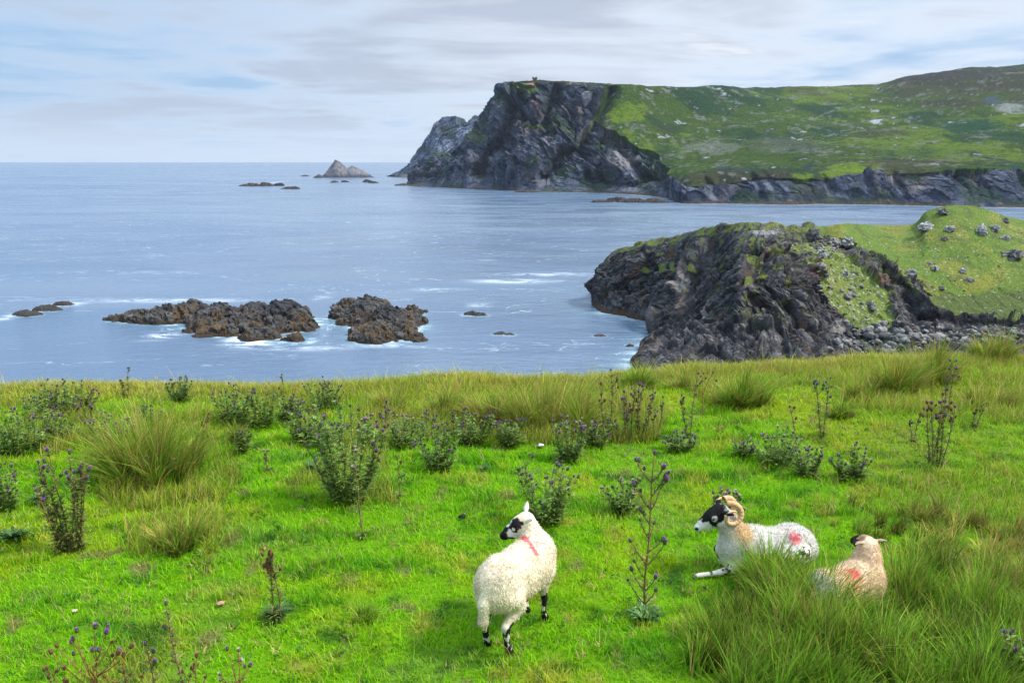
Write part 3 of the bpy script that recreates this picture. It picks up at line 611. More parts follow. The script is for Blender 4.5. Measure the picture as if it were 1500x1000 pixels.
def scree():
    Vs, Fs, Cs = [], [], []; nv = 0; rr = np.random.default_rng(5)
    protos = [rock_mesh(50+k, .6, 7, .38) for k in range(6)]
    spots = [(rr.uniform(1200, 1310), rr.uniform(365, 495), rr.uniform(.8, 1.)*rr.pareto(2.2)+.7) for _ in range(520)]
    spots = [s for s in spots if abs((s[1]-360)*.72-(s[0]-1190)) < 42] + [(rr.normal(1295, 34), rr.normal(494, 9), min(9, 1.2+1.6*rr.pareto(1.8))) for _ in range(420)] + [(rr.uniform(1340, 1500), rr.uniform(480, 500), min(8, 1.2+1.3*rr.pareto(1.8))) for _ in range(240)] \
        + [(rr.uniform(1330, 1500), rr.uniform(335, 425), rr.uniform(.5, 1.9)) for _ in range(90)] + [(rr.normal(1210, 14), rr.normal(362, 8), rr.uniform(1, 3.5)) for _ in range(60)]
    for px, py, r in spots:
        r = min(r, 8)
        c = near_pt(px, py); P, F, C = protos[rr.integers(6)]; a = rr.uniform(0, 6.28); M = np.array([[math.cos(a), -math.sin(a), 0], [math.sin(a), math.cos(a), 0], [0, 0, 1]])
        Vs.append(P @ M*(r*c[1]/1200)+c); Fs.append(F+nv); Cs.append(C*rr.uniform(.2, .7)); nv += len(P)
    link('scree', mesh_np('scree', np.concatenate(Vs), np.concatenate(Fs), np.concatenate(Cs), True, (M_STONE,)), kind='stuff', label='grey scree and beach stones scattered over the near headland', cat='scree')
scree()

# ------------------------------------------------------------------ the meadow
EDGE = np.array([at(px, py, z=48.3)[:2] for px, py in [(0, 572), (250, 568), (500, 565), (560, 563), (640, 556), (700, 554), (780, 557), (860, 556), (900, 551), (960, 543), (1050, 537), (1200, 527), (1300, 520), (1400, 522), (1500, 528)]])
def yedge(x): return np.interp(x, EDGE[:, 0], EDGE[:, 1], left=None, right=None) + np.where(x > EDGE[-1, 0], (x-EDGE[-1, 0])*.15, 0)
def gz(x, y):
    x = np.atleast_1d(np.asarray(x, float)); y = np.atleast_1d(np.asarray(y, float)); P = np.stack([x, y, x*0], 1)
    z = 48.3 + .16*fbm(P*.22, 3)*ss(y, 4, 6) + .085*fbm(P*np.array([.8, 1.7, 1]), 4)
    z = z + (1-ss(y, -.5, 4.6))*2.05
    e = y-yedge(x)+.35
    z = z - np.where(e > 0, .22*e*e/(1+.1*e), 0)*np.where(e > 0, 1, 0)
    q = e-9; z = np.where(q > 0, z - q*1.2, z)
    return z
def G(px, py):
    z = 48.3
    for _ in range(3):
        p = at(px, py, z=z); z = float(gz(p[0], p[1])[0])
    return np.array([p[0], p[1], z])
def mpp(p): return (p[1]*CP+(CAMZ-p[2])*SP)/1200      # metres per photo pixel at a point

# rush stands and bare spots that darken or lengthen the sward
TUS = [  # px, base y, top y, width px, colour mix (0 green .. 1 straw), density, label
 (212, 730, 606, 200, .45, 2.6, 'huge sprawling rush tussock on the left, biggest of all'),
 (250, 822, 752, 130, .5, 1.0, 'low thin tuft of rushes below the huge left tussock'),
 (795, 648, 552, 170, .55, 2.4, 'broad rusty rush tussock at the middle of the field edge'),
 (858, 652, 578, 100, .7, 1.4, 'straw coloured rush tussock right of the broad rusty one'),
 (728, 640, 562, 90, .65, 1.2, 'yellow rush tussock left of the broad rusty one'),
 (655, 618, 566, 90, .6, 1.1, 'pale rush tussock behind the middle thistles'),
 (575, 612, 565, 80, .6, 1.0, 'small pale rush tussock behind the left middle thistles'),
 (938, 578, 530, 46, .2, 1.0, 'small dark green rush tuft on the skyline below the bay'),
 (1090, 606, 540, 96, .35, 1.6, 'rounded rush tussock right of the tall brown spear thistle'),
 (1315, 590, 515, 90, .6, 1.7, 'rush tussock in front of the boulder beach, left one of the right group'),
 (1372, 575, 502, 96, .55, 2.0, 'tall golden rush tussock in the middle of the right group'),
 (1458, 537, 484, 74, .6, 1.8, 'golden rush tussock on the skyline at the right'),
 (1265, 596, 548, 60, .6, .9, 'thin straw rush tussock at the left end of the right group'),
 (1450, 606, 560, 100, .7, .9, 'low bleached rush tussock at the right edge'),
 (1235, 618, 584, 50, .5, .6, 'little rush tuft right of the slender lone thistle'),
 (1135, 884, 796, 96, .12, 1.9, 'dark green rush tussock in front of the lying ram'),
 (1200, 915, 822, 130, .15, 2.4, 'dark green rush tussock in front of the back of the dark headed sheep'),
 (1165, 528, 512, 34, .8, .5, 'tiny golden tuft on the field edge before the cliffs'),
 (350, 655, 610, 40, .5, .6, 'small rush tuft right of the huge left tussock'),
 (1000, 575, 548, 50, .6, .7, 'small faded rush tuft between the skyline tuft and the rounded tussock'),
 (530, 915, 880, 46, .15, .5, 'small dark grass tuft left of the standing sheep'),
 (905, 560, 540, 40, .7, .6, 'small straw tuft at the field edge left of the dark green one'),
]
def sward(x, y):
    """length factor and colour of the short grass"""
    P = np.stack([x, y, x*0], 1)
    a = fbm(P*.55+3, 4); b = fbm(P*1.6+20, 4); c = fbm(P*4.5+40, 3); d = fbm(P*np.array([.8, 2.2, 1])+60, 4)
    C = np.tile([.225, .52, .004], (len(x), 1))
    C = mixc(C, (.36, .52, .008), ss(a+.4*b, -.02, .3)*.75); C = mixc(C, (.085, .33, .006), ss(d+.3*c, .05, .3)*.7)
    C = mixc(C, (.50, .48, .05), ss(b+.5*c, .18, .42)*.6); C = mixc(C, (.045, .18, .008), ss(fbm(P*2.3+90, 4), .2, .36)*.8)
    far = ss(y, 9.5, 13.5); C = mixc(C, (.44, .52, .02), far*(.25+.3*ss(a, -.2, .3)))
    e = ss(y-yedge(x), -1.3, -.2); C = mixc(C, (.46, .38, .08), e*.55)
    r = ss(x, 3.0, 5.5)*ss(y, 6.5, 8.)*(1-ss(y, 12, 14)); C = mixc(C, (.30, .36, .03), r*.35)
    L = 1 + .9*b + .7*c + .9*ss(d, 0, .3) + .9*e; L = np.clip(L, .45, 3)
    C = mixc(C, (.20, .27, .05), ss(fbm(P*.9+150, 4), .1, .3)*.25); C = mixc(C, (.30, .22, .08), ss(fbm(P*3.1+170, 4)+.3*c, .26, .42)*.7)
    return L, C
def meadow():
    xs = np.unique(np.concatenate([np.linspace(-70, -14, 50), np.linspace(-14, 14, 380), np.linspace(14, 70, 50)]))
    ys = np.unique(np.concatenate([np.linspace(-45, 3.5, 40), np.linspace(3.5, 18, 230), np.linspace(18, 75, 60)]))
    Xg, Yg = np.meshgrid(xs, ys, indexing='ij'); x = Xg.ravel(); y = Yg.ravel(); z = np.maximum(gz(x, y), -4)
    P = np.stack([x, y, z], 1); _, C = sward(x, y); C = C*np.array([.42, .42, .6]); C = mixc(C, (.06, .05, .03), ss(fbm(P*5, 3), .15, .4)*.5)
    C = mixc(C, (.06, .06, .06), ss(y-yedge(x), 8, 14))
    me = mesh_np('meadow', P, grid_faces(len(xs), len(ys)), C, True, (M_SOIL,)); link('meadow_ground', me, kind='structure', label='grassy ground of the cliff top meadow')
meadow()

def blades(base, h, w, az, lean, C0, C1, segs=2, curve=1.):
    """many tapered blades; lean = horizontal reach / height; returns V, F(list), C"""
    n = len(base); rows = []; cols = []
    dx = np.cos(az); dy = np.sin(az); side = np.stack([-dy, dx, 0*dx], 1)
    # random facing of the blade, not always across the lean
    ph = np.random.default_rng(n).uniform(0, np.pi, n); s2 = np.stack([np.cos(ph), np.sin(ph), 0*ph], 1); side = side*.4+s2*.6*np.sign((side*s2).sum(1))[:, None]; side /= np.linalg.norm(side, axis=1)[:, None]
    for k in range(segs+1):
        s = k/segs; reach = lean*h*(s**(1+curve)); zz = h*s*np.sqrt(np.clip(1-(np.minimum(lean, 1.2)*s*.55)**2, .15, 1))
        c = base+np.stack([dx*reach, dy*reach, zz], 1); ww = w*(1-s)**.8*.5
        cc = C0*(1-s)+C1*s
        if k < segs: rows += [c-side*ww[:, None], c+side*ww[:, None]]; cols += [cc, cc]
        else: rows += [c]; cols += [cc]
    V = np.stack(rows, 1); m = V.shape[1]; i = np.arange(n)[:, None]*m
    Fq = [np.stack([i[:, 0]+2*k, i[:, 0]+2*k+1, i[:, 0]+2*k+3, i[:, 0]+2*k+2], 1) for k in range(segs-1)]
    Ft = np.stack([i[:, 0]+2*segs-2, i[:, 0]+2*segs-1, i[:, 0]+2*segs], 1)
    return V.reshape(-1, 3), ([np.concatenate(Fq)] if Fq else [])+[Ft], np.stack(cols, 1).reshape(-1, 3)
def merge(parts):
    nv = 0; Vs = []; Q = []; T = []; Cs = []
    for V, F, C in parts:
        Vs.append(V); Cs.append(C)
        for f in F: (Q if f.shape[1] == 4 else T).append(f+nv)
        nv += len(V)
    return np.concatenate(Vs), [np.concatenate(q) for q in (Q, T) if q], np.concatenate(Cs)

def turf(n=620000):
    r = np.random.default_rng(11)
    # denser where the picture needs it, thinning with distance
    y = 3.6 + 13.0*r.random(n)**1.15; x = r.uniform(-1, 1, n)*(2.2+y*.74)
    keep = y < yedge(x)+1.6; x = x[keep]; y = y[keep]
    cl = fbm(np.stack([x*6, y*6, x*0], 1), 3); keep = r.random(len(x)) < .62+.9*cl; x = x[keep]; y = y[keep]
    L, C = sward(x, y); n = len(x); base = np.stack([x, y, gz(x, y)-.006], 1)
    h = (.034+.034*r.random(n)**1.6)*L*(1+.02*y)*np.where(r.random(n) < .015, 2.2, 1); w = (.0052+.0006*y)*r.uniform(.7, 1.3, n)
    v = r.uniform(.65, 1.35, (n, 1))*np.stack([r.uniform(.8, 1.25, n), np.ones(n), r.uniform(.6, 1.6, n)], 1); C = C*v
    straw = r.random(n) < .05+.10*ss(y-yedge(x), -1.5, 0.)+.10*ss(fbm(np.stack([x, y, x*0+5], 1)*1.1, 3), .1, .35); C[straw] = np.array([.50, .40, .16])*r.uniform(.6, 1.2, (straw.sum(), 1))
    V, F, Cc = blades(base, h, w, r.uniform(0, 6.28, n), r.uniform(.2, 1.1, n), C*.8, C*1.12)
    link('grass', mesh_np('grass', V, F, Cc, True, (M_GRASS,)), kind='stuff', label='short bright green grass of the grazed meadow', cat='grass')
turf()
def weeds(n=2600):
    """small broad leaves, clover and dead scraps lying in the turf"""
    r = np.random.default_rng(12); parts = []
    y = 4.6+9*r.random(n)**1.2; x = r.uniform(-1, 1, n)*(1.5+y*.7); c = np.stack([x, y, gz(x, y)+.02], 1); kind = r.random(n)
    keep = fbm(np.stack([x, y, x*0+2], 1)*1.2, 3)+r.normal(0, .12, n) > .02; c = c[keep]; kind = kind[keep]; n = len(c)
    k = 6; b = np.repeat(c, k, 0)+np.concatenate([r.normal(0, .02, (n*k, 2)), np.zeros((n*k, 1))], 1)
    pal = np.where(kind[:, None] < .55, [[.05, .17, .02]], np.where(kind[:, None] < .8, [[.42, .30, .12]], [[.12, .26, .04]])); C = np.repeat(pal, k, 0)*r.uniform(.6, 1.3, (n*k, 1))
    link('meadow_weeds', mesh_np('meadow_weeds', *blades(b, r.uniform(.02, .05, n*k), r.uniform(.012, .024, n*k), r.uniform(0, 6.28, n*k), r.uniform(.8, 1.6, n*k), C, C, 2), True, (M_GRASS,)), kind='stuff', label='small broad leaved weeds and dead leaves in the turf', cat='weeds')
weeds()
def fringe(n=26000):
    r = np.random.default_rng(13); x = r.uniform(-12, 13.5, n); y = yedge(x)+r.normal(-.35, .45, n)
    k = fbm(np.stack([x*1.3, y, x*0], 1), 3) > -.15; x = x[k]; y = y[k]; n = len(x); base = np.stack([x, y, gz(x, y)-.01], 1)
    C = lerp(np.array([[.18, .30, .02]]), np.array([[.52, .36, .10]]), r.random((n, 1))**.8)*r.uniform(.7, 1.2, (n, 1))
    h = r.uniform(.07, .20, n)*(1+.7*fbm(np.stack([x*.8, y*0, x*0+4], 1), 3)+.25*ss(x, 2, 8))
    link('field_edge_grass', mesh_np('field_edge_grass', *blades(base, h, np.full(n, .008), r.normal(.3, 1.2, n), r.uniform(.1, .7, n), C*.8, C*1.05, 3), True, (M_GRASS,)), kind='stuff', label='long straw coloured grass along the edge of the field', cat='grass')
fringe()

def long_grass():
    r = np.random.default_rng(17); parts = []
    zones = [([(395, 566), (560, 560), (900, 553), (985, 600), (960, 640), (800, 650), (700, 650), (560, 640), (420, 600)], 15000, .24), ([(1000, 545), (1200, 528), (1500, 525), (1600, 540), (1600, 625), (1380, 620), (1250, 600), (1180, 560), (1060, 600), (1010, 580)], 15000, .22),
             ([(130, 620), (240, 590), (330, 610), (360, 700), (330, 735), (170, 745), (110, 690)], 6000, .22), ([(0, 590), (140, 600), (130, 660), (0, 690)], 3000, .2), ([(1150, 740), (1330, 700), (1500, 690), (1600, 690), (1600, 790), (1420, 760), (1200, 760)], 3500, .15), ([(180, 760), (330, 745), (320, 815), (190, 815)], 1200, .2), ([(430, 620), (560, 620), (580, 740), (420, 740)], 3000, .2)]
    for poly, n, H in zones:
        q = np.array(poly, float); px = r.uniform(q[:, 0].min(), q[:, 0].max(), n*2); py = r.uniform(q[:, 1].min(), q[:, 1].max(), n*2); k = inpoly(px, py, poly); px = px[k]; py = py[k]
        B = np.stack([at(a, b, z=48.32)[:2] for a, b in zip(px, py)]); B = np.concatenate([B, gz(B[:, 0], B[:, 1])[:, None]-.01], 1)
        f = fbm(B*1.3+9, 3); k = r.random(len(B)) < .55+1.6*f; B = B[k]; f = f[k]; n1 = len(B)
        C = lerp(np.array([[.15, .36, .012]]), np.array([[.50, .48, .06]]), np.clip(r.random((n1, 1))*.8+f[:, None]*.6, 0, 1)); s = r.random(n1) < .18; C[s] = np.array([.52, .38, .16]); s = r.random(n1) < .05; C[s] = np.array([.30, .13, .05]); C = C*r.uniform(.6, 1.3, (n1, 1))
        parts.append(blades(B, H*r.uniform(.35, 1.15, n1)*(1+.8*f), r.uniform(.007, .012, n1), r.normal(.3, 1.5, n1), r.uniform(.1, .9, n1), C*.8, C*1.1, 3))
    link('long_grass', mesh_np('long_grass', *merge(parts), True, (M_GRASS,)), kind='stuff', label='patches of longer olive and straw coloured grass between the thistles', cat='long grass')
long_grass()

def rush_clump(r, n, rad, H, straw, spread=.55, flat=1.):
    m = max(3, int(n/45)); tb = r.uniform(.55, 1.35, m); ta = r.uniform(0, 6.28, m); tq = r.random(m)**.6*rad; th = r.uniform(.55, 1.1, m); ts = r.random(m); k = r.integers(0, m, n)     # tufts within the tussock
    base = np.stack([tq[k]*np.cos(ta[k])+r.normal(0, .03, n), (tq[k]*np.sin(ta[k])+r.normal(0, .03, n))*flat, np.full(n, -.02)], 1)
    q = np.hypot(base[:, 0], base[:, 1]/flat); a = np.arctan2(base[:, 1], base[:, 0])
    h = H*th[k]*r.uniform(.35, 1.1, n)*(1-.2*(q/rad)); lean = np.clip(spread*(q/rad)*r.uniform(.3, 1.5, n)+np.abs(r.normal(0, .15, n)), 0, 1.4)
    az = a + r.normal(0, .8, n); az = np.where(r.random(n) < .25, r.normal(.1, .6, n), az)
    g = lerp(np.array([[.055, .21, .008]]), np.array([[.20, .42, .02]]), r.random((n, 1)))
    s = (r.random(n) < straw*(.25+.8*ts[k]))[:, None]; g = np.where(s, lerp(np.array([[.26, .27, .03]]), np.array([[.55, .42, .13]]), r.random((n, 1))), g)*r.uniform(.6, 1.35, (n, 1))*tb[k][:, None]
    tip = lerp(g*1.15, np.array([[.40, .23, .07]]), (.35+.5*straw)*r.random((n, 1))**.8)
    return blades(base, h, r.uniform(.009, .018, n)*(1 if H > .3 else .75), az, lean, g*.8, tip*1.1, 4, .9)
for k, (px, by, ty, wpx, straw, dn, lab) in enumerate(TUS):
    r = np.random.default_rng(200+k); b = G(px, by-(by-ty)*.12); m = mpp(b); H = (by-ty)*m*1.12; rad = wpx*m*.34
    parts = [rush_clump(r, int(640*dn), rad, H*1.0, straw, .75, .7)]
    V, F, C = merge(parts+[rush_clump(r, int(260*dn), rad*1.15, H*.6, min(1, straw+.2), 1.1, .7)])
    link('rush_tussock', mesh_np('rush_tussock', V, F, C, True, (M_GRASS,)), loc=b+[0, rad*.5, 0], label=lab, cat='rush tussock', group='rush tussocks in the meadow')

def rush_bed():
    """the great stand of rushes round the two resting sheep"""
    r = np.random.default_rng(31); parts = []
    poly = [(1040, 1010), (985, 1020), (1010, 955), (1062, 915), (1075, 868), (1120, 850), (1160, 872), (1190, 878), (1300, 878), (1315, 850), (1330, 800), (1240, 790), (1180, 775), (1200, 745), (1300, 745), (1420, 755), (1500, 770), (1650, 790), (1650, 1060), (1040, 1060)]
    n = 0
    while n < 300:
        px = r.uniform(990, 1640); py = r.uniform(745, 1060)
        if not inpoly(np.array([px]), np.array([py]), poly)[0]: continue
        b = G(px, py); back = py < 850
        straw = np.clip(.08+.22*float(fbm(b[None]*1.2, 3)[0])*2+(.45 if back else 0)+(.3 if px > 1400 and py < 900 else 0), 0, .9)
        H = r.uniform(.34, .60) if not back else r.uniform(.16, .34)
        if py > 850 and py < 925 and 1150 < px < 1300: H = r.uniform(.28, .38)
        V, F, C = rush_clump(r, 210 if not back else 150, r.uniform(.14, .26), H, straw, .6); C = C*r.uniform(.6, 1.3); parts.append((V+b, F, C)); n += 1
    # seeding grass stalks standing above the rushes
    m = 500; px = r.uniform(1050, 1640, m); py = r.uniform(760, 1040, m); k = inpoly(px, py, poly); B = np.array([G(a, b) for a, b in zip(px[k], py[k])]); n = len(B)
    C = np.tile([.42, .33, .14], (n, 1))*r.uniform(.6, 1.2, (n, 1)); parts.append(blades(B, r.uniform(.35, .72, n), np.full(n, .004), r.uniform(0, 6.28, n), r.uniform(.1, .5, n), C*.8, C, 4))
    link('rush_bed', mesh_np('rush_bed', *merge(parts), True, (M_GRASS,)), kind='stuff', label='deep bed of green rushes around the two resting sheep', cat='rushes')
rush_bed()

# ------------------------------------------------------------------ thistles
def tube(P, rad, sides=5, col0=(.1, .1, .1), col1=None):
    P = np.asarray(P, float); n = len(P); T = np.gradient(P, axis=0); T /= np.linalg.norm(T, axis=1)[:, None]+1e-9
    a = np.cross(T, [.31, .17, .93] if abs(T[0, 2]) < .9 else [1, .1, 0]); a /= np.linalg.norm(a, axis=1)[:, None]; b = np.cross(T, a); rad = np.broadcast_to(rad, n)
    th = np.linspace(0, 2*np.pi, sides+1)[:-1]
    V = P[:, None]+rad[:, None, None]*(np.cos(th)[None, :, None]*a[:, None]+np.sin(th)[None, :, None]*b[:, None])
    i = np.arange(n*sides).reshape(n, sides); j = np.roll(i, -1, 1); F = np.stack([i[:-1], j[:-1], j[1:], i[1:]], -1).reshape(-1, 4)
    f = np.linspace(0, 1, n)[:, None, None]; c = np.broadcast_to(lerp(np.array(col0), np.array(col1 if col1 is not None else col0), f), (n, sides, 3)).reshape(-1, 3)
    cap = np.array([[i[-1, 0], i[-1, 1], i[-1, 2], i[-1, 3]]])
    return V.reshape(-1, 3), [np.concatenate([F, cap])], c
def leaf(p, d, L, w, col, r, up=.4):
    """a lobed spiny leaf starting at p, going along d, arching over"""
    d = np.array(d)/np.linalg.norm(d); s = np.cross(d, [0, 0, 1.]); s /= np.linalg.norm(s)+1e-9; k = 8; V = []
    for i in range(k):
        t_ = i/(k-1); c = p+d*L*t_+np.array([0, 0, up*L*(t_-1.15*t_*t_)]); ww = w*(1-t_*.9)*(1. if i % 2 else .38)*(.5 if i == 0 else 1); fwd = d*L*.06*(1 if i % 2 else 0)
        V += [c-s*ww+fwd+[0, 0, ww*.35], c, c+s*ww+fwd+[0, 0, ww*.35]]
    i = np.arange(k-1)*3; F = np.concatenate([np.stack([i, i+1, i+4, i+3], 1), np.stack([i+1, i+2, i+5, i+4], 1)])
    return np.array(V), [F], np.tile(np.array(col)*r.uniform(.7, 1.3), (len(V), 1))
def head_mesh(kind):
    r = np.random.default_rng({'purple': 1, 'bud': 2, 'dry': 3, 'fluff': 4}[kind]); parts = []
    cup = {'purple': (.09, .13, .04), 'bud': (.10, .11, .05), 'dry': (.16, .09, .04), 'fluff': (.20, .14, .08)}[kind]
    z = np.linspace(-1, .75, 7); rad = .85*np.sqrt(np.clip(1-(z*.92)**2, .03, 1)); parts.append(tube(np.stack([z*0, z*0, z], 1), rad, 8, cup, np.array(cup)*.8))
    n = 60; a = r.uniform(0, 6.28, n); zz = r.uniform(-.8, .7, n); q = .85*np.sqrt(1-(zz*.9)**2); b = np.stack([q*np.cos(a), q*np.sin(a), zz], 1)
    parts.append(blades(b, np.full(n, .45), np.full(n, .16), a, np.full(n, 1.2), np.tile(cup, (n, 1)), np.tile(np.array(cup)*1.5, (n, 1)), 2))
    n = 110 if kind != 'bud' else 34; a = r.uniform(0, 6.28, n); q = r.random(n)**.5*.5; b = np.stack([q*np.cos(a), q*np.sin(a), np.full(n, .6)], 1)
    c = {'purple': (.42, .10, .52), 'bud': (.24, .10, .22), 'dry': (.34, .19, .09), 'fluff': (.62, .55, .48)}[kind]; C = np.tile(c, (n, 1))*r.uniform(.6, 1.5, (n, 1))
    parts.append(blades(b, np.full(n, 1.15 if kind != 'bud' else .6)*r.uniform(.7, 1.1, n), np.full(n, .16), a, np.full(n, .75)*r.uniform(.4, 1.3, n), C*.7, C, 2))
    return mesh_np('flower_head', *merge(parts), True, (M_LEAF,))
HEADS = {k: head_mesh(k) for k in ('purple', 'bud', 'dry', 'fluff')}

def thistle(px, by, ty, wpx, style, lab, seed, heads=None, lean=0., cat='thistle', group='thistles in the meadow'):
    r = np.random.default_rng(seed); b = G(px, min(by, 1040)); m = mpp(b); H = (by-ty)*m*1.04; W_ = wpx*m*(.58 if style == 'bush' else .5)
    root = link('thistle', None, loc=b, label=lab, cat=cat, group=group)
    green = np.array([.10, .19, .022]); pale = np.array([.27, .37, .08]); brown = np.array([.21, .12, .05]); red = np.array([.30, .13, .045])
    stems = []; leaves = []; tips = []
    lw = .0030+.0022*H
    def stalk(p0, d, L, rad, col, bend, leafy, lsize, seg=8, z0=.04):
        pts = [np.array(p0, float)]; d = np.array(d, float); d /= np.linalg.norm(d)
        for i in range(seg):
            d = d+np.array([r.normal(0, .05), r.normal(0, .05), bend]); d /= np.linalg.norm(d); pts.append(pts[-1]+d*L/seg)
        pts = np.array(pts); stems.append(tube(pts, np.linspace(rad, rad*.45, seg+1), 5, col, np.array(col)*1.1))
        for i in range(int(leafy)):
            s = r.uniform(z0, .95); q = pts[0]+0; k = s*seg; j = int(k); q = lerp(pts[j], pts[min(j+1, seg)], k-j); a = r.uniform(0, 6.28)
            c = lerp(green, pale, r.random()**1.5)
            if style in ('spear', 'branch', 'dry', 'tall'): c = lerp(c, brown, r.random()*.8)
            leaves.append(leaf(q, [math.cos(a), math.sin(a), .35], lsize*r.uniform(.6, 1.2)*(1.25-.7*s), lsize*.24, c, r))
        return pts, d
    if style in ('bush', 'low'):
        n = int(np.clip(6+W_*32, 7, 24))
        for i in range(n):
            a = r.uniform(0, 6.28); q = r.random()**.5; L = H*(1-.35*q*r.random())*r.uniform(.8, 1.); p0 = [q*W_*.45*math.cos(a), q*W_*.35*math.sin(a), -.02]
            dd = [q*math.cos(a)*W_*.8/max(L, .05), q*math.sin(a)*W_*.5/max(L, .05), 1.]
            pts, d = stalk(p0, dd, L, lw, lerp(green, brown, r.random()), .02, 14+L*26, .07+.045*H)
            tips.append((pts[-1], d))
            for _ in range(r.integers(1, 5)):
                k = r.integers(3, 8); a2 = r.uniform(0, 6.28); pt2, d2 = stalk(pts[k], [math.cos(a2)*.9, math.sin(a2)*.9, 1], L*.18, lw*.6, green, .1, 3, .05, 4); tips.append((pt2[-1], d2))
        for i in range(int(20+W_*70)):
            a = r.uniform(0, 6.28); q = r.random()*W_*.5; leaves.append(leaf(np.array([q*math.cos(a), q*math.sin(a), r.uniform(0, H*.2)]), [math.cos(a), math.sin(a), .5], .12+.08*H, .032, lerp(green*.8, pale, r.random()**2), r))
    elif style in ('spear', 'tall'):
        n = {'spear': 1, 'tall': 2 if wpx < 36 else int(wpx/9)}[style]
        for i in range(n):
            f = (i+.5)/n*2-1 if n > 1 else 0; L = H*(1 if i == n//2 or n == 1 else r.uniform(.6, .98))
            pts, d = stalk([f*W_*.35, r.normal(0, .02), -.02], [f*W_*.65/H+lean+r.normal(0, .03), r.normal(0, .04), 1], L, lw*1.4, lerp(brown, green, r.random()*.5), 0., (26+L*46)*(1 if n > 1 or wpx > 16 else .5), .055+.035*H, z0=.03)
            tips.append((pts[-1], d))
            for _ in range(r.integers(3, 7) if style == 'tall' else r.integers(2, 5)):
                k = r.integers(5, 8); a2 = r.uniform(0, 6.28); pt2, d2 = stalk(pts[k], [math.cos(a2)*.8, math.sin(a2)*.8, 1], L*r.uniform(.06, .16), lw*.7, brown, .1, 2, .04, 4); tips.append((pt2[-1], d2))
        for i in range(12):
            a = r.uniform(0, 6.28); leaves.append(leaf(np.array([0, 0, .01+r.random()*.04]), [math.cos(a), math.sin(a), .3], .07+.05*H, .02, lerp(green*.7, pale*.8, r.random()**2), r))
    elif style == 'branch':
        pts, d = stalk([0, 0, -.02], [lean, 0, 1], H, lw*1.7, brown*.9, 0., 16+H*10, .07, 12, .02); tips.append((pts[-1], d))
        nb = 16
        for i in range(nb):
            k = 1+int(10.5*i/nb); s = k/12; a2 = (0 if i % 2 else math.pi)+r.normal(0, .5); L = W_*r.uniform(.75, 1.15)*(.75 if s > .85 else 1)*(.7 if .38 < s < .6 else 1)
            p2, d2 = stalk(pts[k], [math.cos(a2), math.sin(a2), .75+.5*r.random()], L, lw*1.1, lerp(brown, green, .3*r.random()), .10, 9 if s < .55 else 20, .05, 6); tips.append((p2[-1], d2))
            if s > .5:
                for _ in range(2):
                    kk = r.integers(2, 6); a3 = a2+r.normal(0, .9); p3, d3 = stalk(p2[kk], [math.cos(a3)*.8, math.sin(a3)*.8, 1], L*.4, lw*.7, brown, .1, 3, .04, 4); tips.append((p3[-1], d3))
        for i in range(26):
            a = r.uniform(0, 6.28); leaves.append(leaf(np.array([0, 0, .01+r.random()*.05]), [math.cos(a), math.sin(a), .3], .16, .035, lerp(green, pale, r.random()), r))
    elif style == 'dry':
        pts, d = stalk([0, 0, -.02], [lean, 0, 1], H*.55, lw*2., red, 0., 8, .05, 6)
        n = max(4, int(wpx/16)+2)
        for i in range(n):
            f = (i+.5)/n*2-1; k = r.integers(1, 6); tgt = np.array([f*W_*1., r.normal(0, .05), H*(1-.35*abs(f))*r.uniform(.85, 1)]); v = tgt-pts[k]
            p2, d2 = stalk(pts[k], v/np.linalg.norm(v)+[f*.25, 0, -.25], np.linalg.norm(v)*1.04, lw*1.3, lerp(red, brown, r.random()), .07, 5, .05, 8); tips.append((p2[-1], d2))
            if r.random() < .7:
                kk = r.integers(4, 7); p3, d3 = stalk(p2[kk], [r.normal(0, .7), r.normal(0, .3), 1], np.linalg.norm(v)*.22, lw*.9, red, .05, 2, .04, 4); tips.append((p3[-1], d3))
    link('stem', mesh_np('stem', *merge(stems), True, (M_STEM,)), root)
    if leaves: link('leaves', mesh_np('leaves', *merge(leaves), False, (M_LEAF,)), root)
    mix = heads or {'bush': 'pbb', 'low': 'b', 'spear': 'pd', 'tall': 'ppbd', 'branch': 'ppb', 'dry': 'dd'}[style]
    if len(tips) > 34: tips = [tips[i] for i in r.permutation(len(tips))[:34]]
    names = {'p': 'purple', 'b': 'bud', 'd': 'dry', 'f': 'fluff'}; hs = .011+.006*min(H, 1.)
    for p, d in tips:
        if mix == '-': break
        o = link('flower_head', HEADS[names[mix[r.integers(len(mix))]]], root, loc=p+d*hs*.6); o.rotation_euler = Vector(d).to_track_quat('Z', 'Y').to_euler(); s = hs*r.uniform(.75, 1.2); o.scale = (s, s, s)
